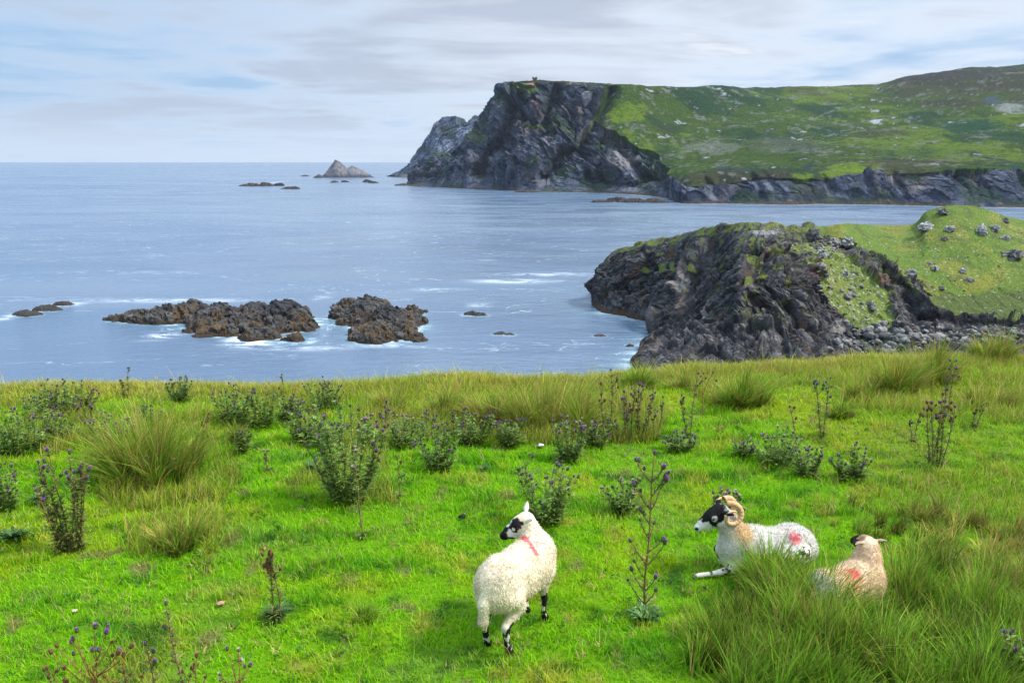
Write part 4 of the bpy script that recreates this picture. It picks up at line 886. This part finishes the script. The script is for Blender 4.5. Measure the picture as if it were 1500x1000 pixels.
TH = [
 (186, 582, 538, 26, 'tall', 'dark lone thistle on the skyline, leftmost of the two lone ones', 'bbd'),
 (263, 590, 544, 38, 'bush', 'compact dark green thistle bush alone on the skyline', 'pbb'),
 (98, 608, 550, 92, 'bush', 'wide thistle bush breaking the skyline at the left', 'ppb'),
 (30, 664, 580, 92, 'bush', 'big bushy thistle at the left edge below the skyline', 'ppb'),
 (84, 645, 592, 60, 'bush', 'olive thistle bush between the left edge and the huge rush tussock', 'pbb'),
 (160, 650, 602, 70, 'bush', 'pale grey green thistle bush behind the huge rush tussock', 'pf'),
 (216, 624, 590, 34, 'bush', 'small purple tinged thistle above the huge rush tussock', 'ppb'),
 (232, 700, 656, 50, 'bush', 'leafy thistle with pink heads growing out of the huge rush tussock', 'pf'),
 (104, 806, 645, 104, 'tall', 'tall wide thistle with many purple heads at the left', 'pppb'),
 (10, 745, 672, 42, 'bush', 'thistle cut by the left edge below the big bushy one', 'pb'),
 (342, 618, 556, 62, 'bush', 'thistle bush just under the skyline right of the compact lone one', 'pbb'),
 (382, 628, 562, 44, 'bush', 'reddish brown thistle bush leaning against a green one', 'ddp'),
 (415, 580, 547, 10, 'spear', 'thin dark stalk on the skyline right of the reddish bush', 'b'),
 (393, 692, 655, 20, 'spear', 'small slender thistle alone in grass left of the tall middle bush', 'f'),
 (357, 662, 622, 26, 'low', 'little green thistle between two bushes on the left', 'b'),
 (474, 600, 550, 54, 'bush', 'green thistle bush poking above the skyline at middle left', 'pb'),
 (446, 648, 584, 44, 'bush', 'blue green thistle bush at the left flank of the tall middle one', 'pb'),
 (508, 735, 572, 96, 'bush', 'tallest and darkest thistle bush at the middle left', 'ppb'),
 (532, 788, 655, 12, 'spear', 'tall thin rusty stalk in front of the darkest thistle bush', 'f'),
 (584, 730, 664, 10, 'spear', 'short thin brown stalk right of the rusty one', 'd'),
 (480, 655, 610, 50, 'bush', 'thistle with violet heads in the left part of the middle row', 'pp'),
 (592, 654, 598, 66, 'bush', 'grey green thistle bush with pale pink heads in the middle row', 'pf'),
 (645, 690, 612, 50, 'bush', 'leafy thistle bush standing forward of the middle row', 'pb'),
 (692, 650, 596, 54, 'bush', 'pale fine leaved thistle next to the yellow rushes', 'pf'),
 (833, 676, 604, 42, 'bush', 'thistle with a few violet heads before the broad rushes', 'ppf'),
 (797, 768, 660, 72, 'bush', 'upright thistle bush directly behind the standing sheep', 'ppb'),
 (889, 640, 538, 26, 'tall', 'tall purple headed thistle crossing the skyline left of the bay rocks', 'pbd'),
 (930, 646, 560, 74, 'tall', 'spreading purple thistle right of the tall skyline one', 'ppb'),
 (960, 646, 580, 26, 'tall', 'dark upright thistle at the right side of the spreading one', 'pbd'),
 (1008, 640, 546, 24, 'tall', 'brown spear thistle with purple top between two rush tufts', 'pd'),
 (1030, 608, 538, 44, 'dry', 'dry brown thistle stalk behind the brown spear thistle', 'd'),
 (1052, 642, 606, 62, 'dry', 'leafless brown branched thistle skeleton lying low', '-'),
 (995, 660, 628, 56, 'low', 'dark green leafy rosette at the foot of the brown spear thistle', 'p'),
 (943, 900, 664, 76, 'branch', 'tall branched brown thistle with purple heads beside the standing sheep', 'pppb'),
 (918, 752, 690, 52, 'bush', 'green leafy thistle half behind the tall branched one', 'fb'),
 (1062, 768, 708, 42, 'bush', 'green thistle with one bright head behind the horned ram', 'pf'),
 (1136, 682, 622, 70, 'bush', 'grey headed thistle bush right of centre, wider of a pair', 'ffp'),
 (1182, 698, 648, 44, 'bush', 'pale green thistle bush at the right side of the grey headed one', 'pf'),
 (1166, 664, 592, 26, 'spear', 'red brown thistle stalk rising from behind the grey headed bush', 'd'),
 (1205, 640, 552, 20, 'tall', 'slender lone thistle with dark purple tip in open grass', 'p'),
 (1248, 702, 645, 52, 'bush', 'small dense thistle bush alone in open grass at the right', 'pp'),
 (1370, 684, 574, 58, 'tall', 'tall many stemmed brown thistle at the right', 'pd'),
 (1386, 612, 528, 32, 'tall', 'purple thistle in front of the golden rushes', 'pp'),
 (407, 912, 795, 34, 'tall', 'bare twin stalked thistle in the lower left grass', 'd'),
 (145, 1030, 900, 112, 'dry', 'orange brown branching thistle at the bottom left corner', 'ddp'),
 (228, 1034, 932, 12, 'spear', 'green single stalk at the bottom edge right of the orange one', 'p'),
 (277, 1036, 872, 26, 'spear', 'tallest green stalk at the bottom edge', 'pb'),
 (292, 1036, 955, 20, 'dry', 'short reddish stalk at the bottom edge', 'd'),
 (350, 1036, 942, 34, 'dry', 'pinkish thistle with pale heads at the bottom edge', 'pf'),
 (62, 614, 564, 44, 'bush', 'olive thistle bush between the wide skyline bush and the left edge', 'pb'),
 (132, 622, 574, 44, 'tall', 'brown stemmed thistles at the right end of the wide skyline bush', 'ppd'),
 (190, 646, 604, 30, 'bush', 'small pale thistle at the upper left of the huge rush tussock', 'f'),
 (300, 640, 604, 24, 'tall', 'brown stemmed thistle at the upper right of the huge rush tussock', 'd'),
 (424, 616, 576, 34, 'bush', 'small thistle bush right of the reddish brown one', 'pb'),
 (546, 655, 602, 44, 'bush', 'thistle bush touching the right side of the darkest one', 'pf'),
 (568, 632, 588, 38, 'tall', 'brown stemmed thistles behind the middle row', 'pd'),
 (622, 645, 600, 38, 'tall', 'violet headed upright thistles in the middle of the middle row', 'pp'),
 (668, 640, 594, 30, 'tall', 'thin brown thistle between the leafy and the pale bushes', 'pd'),
 (748, 652, 604, 42, 'bush', 'thistle bush in the rusty rushes left of centre', 'pb'),
 (872, 655, 608, 36, 'bush', 'dark thistle bush at the foot of the tall skyline thistle', 'pb'),
 (907, 648, 588, 38, 'tall', 'brown thistles between the tall skyline one and the spreading one', 'ppd'),
 (1338, 650, 602, 22, 'tall', 'thin brown thistle left of the tall many stemmed one', 'pd'),
 (1428, 628, 588, 28, 'tall', 'short brown thistle in bleached grass near the right edge', 'd'),
 (1090, 668, 640, 30, 'low', 'low dark thistle left of the grey headed bush', 'p'),
 (186, 1034, 955, 46, 'dry', 'low rust red thistle between the orange one and the green stalk', 'd'),
 (88, 1036, 965, 40, 'dry', 'rust coloured thistle in the very corner at the bottom left', 'd'),
 (1492, 1010, 915, 44, 'bush', 'green thistle with one purple head at the right edge of the rush bed', 'p'),
]
for k, (px, by, ty, w, sty, lab, hd) in enumerate(TH): thistle(px, by, ty, w, sty, lab, 900+k, hd)

# leafy rosettes without stalks
def rosette(px, py, wpx, lab, seed):
    r = np.random.default_rng(seed); b = G(px, py); m = mpp(b); L = wpx*m*.5; ps = []
    for i in range(46):
        a = r.uniform(0, 6.28); ps.append(leaf(np.array([0, 0, .01]), [math.cos(a), math.sin(a), r.uniform(.2, 1.)], L*r.uniform(.6, 1.1), L*.2, lerp(np.array([.03, .10, .02]), np.array([.10, .20, .05]), r.random()), r))
    link('thistle_rosette', mesh_np('thistle_rosette', *merge(ps), False, (M_LEAF,)), loc=b, label=lab, cat='leaf rosette', group='thistle rosettes in the turf')
for k, (px, py, w, lab) in enumerate([(708, 690, 26, 'small leaf rosette in the grass above the standing sheep'), (590, 700, 20, 'tiny leaf rosette beside the short brown stalk'), (405, 905, 60, 'leaf rosette at the foot of the bare twin stalked thistle'), (20, 790, 60, 'leaf rosette by the left edge below the cut thistle'),
    (945, 912, 70, 'leaf rosette at the foot of the tall branched thistle'), (760, 690, 16, 'tiny leaf rosette left of the thistle behind the sheep'), (460, 690, 46, 'leaf rosette left of the darkest thistle bush'), (60, 735, 40, 'leaf rosette between the left edge thistles'), (1290, 690, 0, '')]):
    if w: rosette(px, py, w, lab, 1500+k)

# small stones and droppings
def small(name, px, py, wpx, col, lab, cat, flat=.5, seed=0.):
    b = G(px, py); m = mpp(b); P, F, C = rock_mesh(seed, flat, 12, .22)
    link(name, mesh_np(name, P*wpx*m*.5, F, np.tile(col, (len(P), 1))*(C/C.mean()), True, (M_STONE,)), loc=b+[0, 0, wpx*m*.22+.02], label=lab, cat=cat)
small('stone', 792, 656, 9, (.75, .75, .74), 'small bright white stone lying in the grass behind the sheep thistle', 'stone', .5, 2.)
small('sheep_dropping', 677, 761, 11, (.02, .018, .02), 'black sheep dropping on the grass left of the standing sheep', 'dropping', .5, 3.)
small('dead_leaf', 324, 888, 12, (.45, .25, .18), 'pinkish dead leaf in the lower left grass', 'dead leaf', .2, 4.)
small('dead_leaf', 110, 899, 8, (.5, .40, .32), 'pale dead leaf above the orange branching thistle', 'dead leaf', .3, 5.)

# ------------------------------------------------------------------ sheep : a blended implicit body polygonised into one skin
def cap(P, a, b, ra, rb, s=(1, 1, 1)):
    s = np.array(s, float); a = np.array(a, float)/s; b = np.array(b, float)/s; p = P/s; ab = b-a
    t_ = np.clip(((p-a) @ ab)/max(ab @ ab, 1e-9), 0, 1); return (np.linalg.norm(p-a-t_[:, None]*ab, axis=1)-(ra+(rb-ra)*t_))*s.min()
def smin(a, b, k):
    h = np.clip(.5+.5*(b-a)/k, 0, 1); return b+(a-b)*h-k*h*(1-h)
def surface_net(fn, lo, hi, h):
    lo = np.array(lo, float); n = np.ceil((np.array(hi)-lo)/h).astype(int)+1
    ax = [lo[i]+h*np.arange(n[i]) for i in range(3)]; Gd = np.stack(np.meshgrid(*ax, indexing='ij'), -1).reshape(-1, 3)
    f = np.concatenate([fn(q) for q in np.array_split(Gd, 8)]).reshape(n)
    s = f < 0; nc = n-1; acc = np.zeros(tuple(nc)+(3,)); cnt = np.zeros(tuple(nc))
    offs = [(a, b, c) for a in (0, 1) for b in (0, 1) for c in (0, 1)]
    sl = lambda o: tuple(slice(o[i], o[i]+nc[i]) for i in range(3))
    for o in offs:
        for d in range(3):
            if o[d]: continue
            o2 = list(o); o2[d] = 1; f1 = f[sl(o)]; f2 = f[sl(o2)]; m = (f1 < 0) != (f2 < 0)
            t_ = np.where(m, f1/np.where(m, f1-f2, 1), 0); p = np.zeros(tuple(nc)+(3,)); p[...] = o; p[..., d] += t_; acc += p*m[..., None]; cnt += m
    act = cnt > 0; idx = -np.ones(tuple(nc), int); idx[act] = np.arange(act.sum()); cell = np.argwhere(act); V = lo+h*(cell+acc[act]/cnt[act][:, None]); F = []
    for d in range(3):
        e1, e2 = [(1, 2), (2, 0), (0, 1)][d]; a = [slice(0, n[i]) for i in range(3)]; a[d] = slice(0, n[d]-1); a[e1] = slice(1, n[e1]-1); a[e2] = slice(1, n[e2]-1); b = list(a); b[d] = slice(1, n[d])
        m = s[tuple(a)] != s[tuple(b)]; q = np.argwhere(m); q[:, e1] += 1; q[:, e2] += 1; inn = s[q[:, 0], q[:, 1], q[:, 2]]
        def g(u, v):
            c = q.copy(); c[:, e1] -= u; c[:, e2] -= v; return idx[c[:, 0], c[:, 1], c[:, 2]]
        f4 = np.stack([g(1, 1), g(0, 1), g(0, 0), g(1, 0)], 1); f4[~inn] = f4[~inn][:, ::-1]; F.append(f4)
    return V, np.concatenate(F)

M_SHEEP = col_mat('sheep_coat', .95, (60, .35, .010), .05, vary=.10, vscale=14)
M_FLEECE = col_mat('fleece_tufts', .95, None, .05, trans=.25)
M_HORN = col_mat('ridged_horn', .6, (60, .5, .006), .3, vary=.2, vscale=30)
m_, t_, o_ = material('wet_eye'); b_ = t_.new('ShaderNodeBsdfPrincipled'); b_.inputs['Base Color'].default_value = (.02, .014, .008, 1); b_.inputs['Roughness'].default_value = .12; t_.l.new(b_.outputs[0], o_.inputs[0]); M_EYE = m_
M_HOOF = col_mat('hoof', .5, None, .3)

def frame(fwd, upv=(0, 0, 1)):
    f = np.array(fwd, float); f /= np.linalg.norm(f); l = np.cross(upv, f); l /= np.linalg.norm(l); return np.stack([f, l, np.cross(f, l)])
def sheep(pos, heading, wool, legs, poll, nose, label, wool_col, face, marks, tail=None, horns=False, extra=(), h=.0085, seed=1, ears=(1, 1), fleece=30000, patch=True, leg_black=.0, tint=None, roll=0., ear_up=.1, hs=1.):
    """pos: ground point; heading: (x, y); wool: soft trunk capsules; legs: lists of (x, y, z, r); poll / nose: head axis in body space"""
    FH = frame(nose if False else np.array(nose)-np.array(poll)); poll = np.array(poll, float)
    if roll: 
        c, s = math.cos(roll), math.sin(roll); FH = np.stack([FH[0], c*FH[1]+s*FH[2], c*FH[2]-s*FH[1]])
    def fwool(P):
        d = np.full(len(P), 9.)
        for w in wool: d = smin(d, cap(P, *w), .07)
        k = np.abs(d) < .035; Q = P[k]; d[k] -= fbm(Q*7+seed, 3)*.015+fbm(Q*26+seed, 2)*.007
        return d
    def fhead(P):
        q = (P-poll) @ FH.T/hs
        d = cap(q, (0, 0, 0), (.05, 0, -.004), .068, .060, (1, .88, 1.05))                       # skull
        d = smin(d, cap(q, (.05, 0, -.008), (.185, 0, -.022), .050, .034, (1, .82, 1.)), .035)    # face and muzzle
        d = smin(d, cap(q, (.0, 0, -.055), (.13, 0, -.055), .036, .022, (1, .9, 1)), .025)       # jaw
        d = smin(d, cap(q, (.04, 0, .030), (.15, 0, .012), .030, .020, (1, .8, 1)), .02)          # roman nose
        for sd in (1, -1):
            d = smin(d, cap(q, (.055, sd*.046, .022), (.080, sd*.040, .020), .016, .014), .012)    # brow
            e0 = np.array([-.015, sd*.055, .020]); e1 = e0+np.array([-.050, sd*.100, ear_up*.08*ears[0 if sd > 0 else 1]])*1.0
            em = (e0+e1)/2+np.array([0, 0, .004])
            d = smin(d, np.minimum(cap(q, e0, em, .012, .026, (.9, 1, .55)), cap(q, em, e1, .026, .006, (.9, 1, .55))), .012)
            d = -smin(-d, cap(q, (.187, sd*.016, -.018), (.205, sd*.020, -.012), .006, .006), .006)        # nostrils
        d = -smin(-d, cap(q, (.155, -.05, -.046), (.235, .05, -.050), .004, .004, (1, 1, .8)), .006)       # mouth
        return d*hs
    def flegs(P):
        d = np.full(len(P), 9.)
        for L in legs:
            for a, b in zip(L[:-1], L[1:]): d = smin(d, cap(P, a[:3], b[:3], a[3], b[3]), .02)
        return d
    def ftail(P):
        d = np.full(len(P), 9.)
        if tail: 
            for a, b in zip(tail[:-1], tail[1:]): d = smin(d, cap(P, a[:3], b[:3], a[3], b[3]), .02)
        return d
    def fn(P):
        return smin(smin(smin(fwool(P), flegs(P), .055), ftail(P), .025), fhead(P), .03)
    pts = np.array([w[0] for w in wool]+[w[1] for w in wool]+[p[:3] for L in legs for p in L]+[poll, poll+FH[0]*.22*hs, poll+FH[1]*.17*hs, poll-FH[1]*.17*hs]+([q[:3] for q in tail] if tail else []))
    r = max(w[2] for w in wool)
    lo = pts.min(0)-[.12, .1, .08]; hi = pts.max(0)+[.12, .1, .08]; wl = np.array([w[0] for w in wool]+[w[1] for w in wool]); lo = np.minimum(lo, wl.min(0)-r-.05); hi = np.maximum(hi, wl.max(0)+r+.05); lo[2] = max(lo[2], -.03)
    V, F = surface_net(fn, lo, hi, h)
    dw = fwool(V); dh = fhead(V); dl = flegs(V); q = (V-poll) @ FH.T/hs
    C = np.tile(wool_col, (len(V), 1)); n9 = fbm(V*7+seed, 4); n40 = fbm(V*40, 2)
    C = mixc(C, np.array(wool_col)*np.array([.80, .74, .60]), ss(n9, .0, .35)*.5); C = mixc(C, np.array(wool_col)*.62, ss(n40+.5*n9, .25, .5)*.22)
    C = mixc(C, (.40, .33, .21), ss(fbm(V*5+seed+50, 4)+.5*ss(V[:, 2].mean()-V[:, 2], 0, .2), .15, .6)*.45)
    if tint is not None: C = tint(V, C, n9)
    leg = (dl < dw-.012) & (dl < dh); 
    lp = fbm(V*np.array([14, 14, 11])+seed*3, 3)+leg_black
    CL = np.where(lp[:, None] > .06, [[.022, .020, .020]], [[.66, .62, .54]]); hoofz = ss(.055-V[:, 2], 0, .01) if legs[0][-1][2] < .06 and not extra else np.zeros(len(V)); CL = mixc(CL, (.015, .013, .012), hoofz)
    leg &= V[:, 2] < .275+.03*n9*4
    C[leg] = CL[leg]
    ear = np.abs(q[:, 1]) > .060; hd = (dh < dw+.004) & (dh < dl) & ((q[:, 0] > -.03) | ear); CF = face(q, fbm(V*24+seed*5, 3)); f = np.maximum(ss(dw-dh+.35*(q[:, 0]), -.01, .012), ear*1.)*hd; C = C+(CF-C)*f[:, None]
    for cx, cy, cz, rx, ry, rz, colr, st_ in marks:
        d = ((V[:, 0]-cx)/rx)**2+((V[:, 1]-cy)/ry)**2+((V[:, 2]-cz)/rz)**2; C = mixc(C, colr, ss(np.exp(-d)+.55*n40+.3*n9, .25, .85)*st_*((dw < .03) | (st_ == 1.)))
    hdg = np.array(heading, float); hdg /= np.linalg.norm(hdg); ang = math.atan2(hdg[1], hdg[0])
    root = link('sheep', None, loc=pos, label=label, cat='sheep'); root.rotation_euler = (0, 0, ang)
    link('body', mesh_np('body', V, [F], C, True, (M_SHEEP,)), root)
    # short fleece standing off the skin
    r = np.random.default_rng(seed); tri = V[F]; nn = np.cross(tri[:, 2]-tri[:, 0], tri[:, 3]-tri[:, 1]); nl = np.linalg.norm(nn, axis=1)+1e-12; nn = nn/nl[:, None]
    c = tri.mean(1); w = nl*((dw[F].mean(1) < .006) & ((dh[F].mean(1) > .01) | (V[F][:, :, 2].mean(1) < .0))) + nl*((V[F][:, :, 2].mean(1) > .29) & (dh[F].mean(1) > .01))*(len(extra) == 0); w = w/w.sum(); k = r.choice(len(F), fleece, p=w)
    base = c[k]+r.normal(0, h*.5, (fleece, 3)); nrm = nn[k]; dirv = nrm*.8+np.array([-.35, 0, -.55])+r.normal(0, .35, (fleece, 3)); dirv /= np.linalg.norm(dirv, axis=1)[:, None]
    L = r.uniform(.006, .014, fleece)*(2. if horns else 1.); side = np.cross(dirv, nrm+.01); side /= np.linalg.norm(side, axis=1)[:, None]+1e-9; ww = .0034
    A = base-side*ww-nrm*.003; B = base+side*ww-nrm*.003; T = base+dirv*L[:, None]; VV = np.stack([A, B, T], 1).reshape(-1, 3); FF = np.arange(fleece*3).reshape(-1, 3)
    CC = np.repeat(C[F[k][:, 0]]*r.uniform(.92, 1.06, (fleece, 1)), 3, 0)
    link('fleece', mesh_np('fleece', VV, [FF], CC, True, (M_FLEECE,)), root)
    # eyes
    for sd in (1, -1):
        u = np.linspace(0, 2*np.pi, 13)[:-1]; v = np.linspace(.001, np.pi-.001, 8); U, Vv = np.meshgrid(u, v, indexing='ij'); S = np.stack([np.cos(U)*np.sin(Vv), np.sin(U)*np.sin(Vv), np.cos(Vv)], -1)
        i = np.arange(12*8).reshape(12, 8); i = np.concatenate([i, i[:1]]); Fe = np.stack([i[:-1, :-1], i[:-1, 1:], i[1:, 1:], i[1:, :-1]], -1).reshape(-1, 4)
        ce = poll+(np.array([.068, sd*.051, .010])*hs) @ FH; link('eye', mesh_np('eye', S.reshape(-1, 3)*np.array([.012, .012, .010])*hs+ce, [Fe], None, True, (M_EYE,)), root)
    if horns:
        for sd in (1, -1):
            k = 150; s = np.linspace(0, 1, k); th = math.radians(100)+s*math.radians(395); rr = .078*(1-.40*s)
            cxh, czh = -.062, -.020
            H = np.stack([cxh-(-np.cos(th))*rr*1.0, sd*(.040+.085*s**.8), czh+np.sin(th)*rr], 1)
            H[:, 0] = cxh+np.cos(th)*rr; rad = .018*(1-s)**.6+.004; rad = rad*(1+.06*np.sin(s*120))
            W3 = poll+(H*hs) @ FH; Vh, Fh, Ch = tube(W3, rad*hs, 12, (.58, .34, .16), (.66, .46, .26))
            link('horn', mesh_np('horn', Vh, Fh, Ch, True, (M_HORN,)), root)
    return root

BLK = np.array([.018, .017, .018]); WHT = np.array([.70, .68, .63]); GRY = np.array([.48, .47, .43])
def face_ewe(q, n):
    C = np.tile([.72, .62, .44], (len(q), 1)); x, y, z = q.T
    C = mixc(C, WHT, ss(x, .05, .10)*.9)
    C = mixc(C, BLK, ss(np.exp(-((x-.075)/.055)**2-((z-.025)/.045)**2)+.7*n, .38, .52))
    C = mixc(C, BLK, ss(x+.05*n+.4*np.abs(z+.02), .150, .165)); C = mixc(C, WHT, ss(np.exp(-((x-.10)/.02)**2-((z-.01)/.02)**2)+.4*n, .6, .8))
    C = mixc(C, (.70, .63, .55), ss(np.abs(y), .06, .075)); return C
def face_ram(q, n):
    C = np.tile(WHT, (len(q), 1)); x, y, z = q.T
    d = x-.095-z*.55+.04*n*1.2
    C = mixc(C, BLK, ss(-d, -.028, -.016)*ss(x+.03*n+.03, .0, .02)); C = mixc(C, BLK, ss(z, .0, .015)*ss(-d, -.05, -.03)*ss(x, -.075, -.06))
    C = mixc(C, GRY, ss(np.exp(-((x-.060)/.026)**2-((z-.010)/.026)**2)*(np.abs(y) > .025)+.15*n, .42, .55))
    C = mixc(C, WHT, ss(np.exp(-((x-.03)/.04)**2-((z+.065)/.035)**2)+.3*n, .45, .6)); C = mixc(C, BLK, ss(np.exp(-((x-.205)/.016)**2-((z+.015)/.014)**2), .4, .6))
    C = mixc(C, BLK, ss(np.abs(y), .062, .075)); return C
def face_dark(q, n):
    C = np.tile([.36, .22, .13], (len(q), 1)); x, y, z = q.T
    C = mixc(C, (.62, .44, .29), ss(-.01-x+.06*n, 0, .03)); C = mixc(C, (.022, .016, .016), ss(x+.12*n, .035, .055)); C = mixc(C, (.10, .05, .035), ss(n, .05, .25)*.6); C = mixc(C, (.36, .27, .19), ss(np.abs(y), .075, .09)); return C
RED = (.70, .08, .11); PINK = (.76, .38, .35)

# the standing ewe, seen from behind with its head turned to the left
p0 = G(760, 925)
hl = lambda y: [(-.27, y*1.0, .48, .105), (-.20, y*1.12, .37, .062), (-.34, y*.95, .25, .033), (-.315, y*.95, .08, .021), (-.30, y*.95, .035, .024), (-.275, y*.95, .012, .026)]
fl = lambda y: [(.24, y, .46, .085), (.22, y, .34, .045), (.25, y*.95, .20, .025), (.245, y*.95, .08, .018), (.26, y*.95, .035, .022), (.285, y*.95, .012, .025)]
sheep(p0, (.55, .84), [((-.27, 0, .555), (.20, 0, .55), .180, .190, (1, .96, 1)), ((-.31, 0, .57), (-.31, 0, .50), .150, .150), ((.22, 0, .55), (.30, 0, .60), .150, .115), ((-.05, 0, .49), (.1, 0, .485), .165, .170, (1, 1, 1)), ((.28, .0, .61), (.32, .09, .75), .105, .072), ((-.27, .06, .67), (-.22, .07, .68), .05, .05), ((-.27, -.06, .67), (-.22, -.07, .68), .05, .05)],
      [hl(.105), hl(-.105), fl(.09), fl(-.09)], (.315, .135, .80), (.15, .34, .665), 'standing cream coloured sheep seen from behind with a red mark on its shoulder',
      (.78, .69, .53), face_ewe, [(.17-.11*k/5, .08-.19*k/5, .73, .036, .036, .1, RED, .8) for k in range(6)]+[(.16, -.07, .72, .07, .07, .08, PINK, .6)], tail=[(-.43, 0, .61, .03), (-.47, .005, .48, .045), (-.475, .01, .33, .038), (-.46, .01, .25, .018)], seed=3, leg_black=.16, ear_up=.55, hs=1.15)

# the horned ram lying on the grass, facing left
p1 = G(1118, 832)
lie_h = lambda y: [(-.24, y, .20, .12), (-.06, y*1.5, .12, .07), (-.22, y*1.75, .04, .034), (-.05, y*1.75, .022, .022), (.02, y*1.75, .02, .024)]
sheep(p1, (-1, -.10), [((-.26, 0, .20), (.20, 0, .21), .158, .165, (1, 1.05, 1)), ((-.37, 0, .19), (-.30, 0, .235), .115, .145), ((-.30, .07, .325), (-.22, .08, .33), .04, .05), ((-.30, -.07, .325), (-.22, -.08, .33), .04, .05), ((.13, .05, .34), (.2, .06, .30), .07, .08), ((-.36, 0, .26), (.10, 0, .355), .06, .045), ((.18, 0, .24), (.29, 0, .27), .170, .135), ((.27, 0, .30), (.36, 0, .48), .120, .078), ((.36, 0, .46), (.42, 0, .535), .080, .066), ((.30, 0, .20), (.30, 0, .12), .11, .08)],
      [lie_h(.13), lie_h(-.13), [(.22, .10, .16, .08), (.33, .12, .085, .045), (.46, .12, .045, .026), (.62, .12, .030, .019), (.69, .12, .022, .024)], [(.24, -.09, .14, .08), (.40, -.10, .16, .038), (.36, -.11, .05, .030), (.24, -.11, .03, .024)]],
      (.445, 0, .570), (.70, .0, .43), 'black faced ram with curled horns lying in the grass, red mark on its rump', (.76, .735, .68), face_ram, [(-.22, .12, .34, .060, .10, .075, RED, .85), (-.23, .14, .27, .07, .06, .07, PINK, .5), (.435, 0, .635, .055, .09, .05, (.018, .017, .018), 1.), (.70, .12, .02, .035, .04, .04, (.015, .013, .012), 1.), (.54, .12, .05, .02, .03, .02, (.02, .018, .018), 1.), (.40, .13, .08, .03, .03, .025, (.02, .018, .018), 1.)],
      horns=True, seed=8, leg_black=-.07, extra=(1,), ears=(-.2, -.2), hs=1.25,
      tint=lambda V, C, n: mixc(mixc(C, (.70, .47, .22), ss(np.exp(-((V[:, 0]-.26)/.13)**2-((V[:, 2]-.45)/.18)**2)+.6*n, .15, 1.)*.85), (.27, .25, .25), ss(fbm(V*np.array([34, 34, 8]), 3)+.25*ss(-V[:, 0], .0, .3)+.12*ss(.3-V[:, 2], 0, .2), .22, .5)*.5))

# the ewe lying with its back to the viewer
p2 = G(1238, 880)-np.array([0, 0, .085])
sheep(p2, (.88, .47), [((-.24, 0, .205), (.18, 0, .22), .172, .178, (1, 1.08, 1)), ((-.33, 0, .17), (-.25, 0, .21), .11, .15), ((-.25, .07, .335), (-.2, .08, .345), .04, .045), ((-.25, -.07, .335), (-.2, -.08, .345), .04, .045), ((-.38, 0, .20), (.10, 0, .355), .05, .05), ((.16, 0, .24), (.25, 0, .28), .165, .125), ((.24, .02, .30), (.27, .03, .44), .118, .085), ((.27, .03, .44), (.275, .035, .50), .085, .066)],
      [[(-.24, .1, .18, .12), (-.1, .14, .12, .07), (-.05, .16, .04, .03)], [(-.24, -.1, .18, .12), (-.1, -.12, .12, .07), (-.05, -.13, .04, .03)], [(.22, .10, .14, .07), (.36, .10, .14, .036), (.30, .11, .04, .030), (.2, .11, .03, .024)], [(.22, -.10, .14, .07), (.36, -.10, .14, .036), (.30, -.11, .04, .030), (.2, -.11, .03, .024)]],
      (.275, .055, .525), (.335, .27, .475), 'dark headed sheep lying in the rushes with its back turned, red smear on its side', (.74, .56, .38), face_dark, [(-.02, -.08, .37, .075, .085, .075, RED, .9), (-.10, -.12, .33, .11, .12, .12, (.80, .42, .30), .7)],
      seed=15, extra=(1,), ears=(-.1, .1), ear_up=.2, tint=lambda V, C, n: mixc(C, (.56, .56, .56), ss(-V[:, 0], .22, .34)*.8))

# ------------------------------------------------------------------ the air over the bay
def air():
    m, t, out = material('sea_air'); v = t.new('ShaderNodeVolumePrincipled'); v.inputs['Color'].default_value = (.72, .84, 1., 1); v.inputs['Density'].default_value = 2.6e-5; v.inputs['Anisotropy'].default_value = .2
    t.l.new(v.outputs[0], out.inputs['Volume'])
    x, y0, y1, z0, z1 = 19000, -3000, 14500, -27, 420
    V = np.array([(a, b, c) for a in (-x, x) for b in (y0, y1) for c in (z0, z1)], float); F = np.array([(0, 1, 3, 2), (4, 6, 7, 5), (0, 4, 5, 1), (2, 3, 7, 6), (0, 2, 6, 4), (1, 5, 7, 3)])
    link('haze', mesh_np('haze', V, F, None, False, (m,)), kind='stuff', label='thin sea haze over the bay')
air()
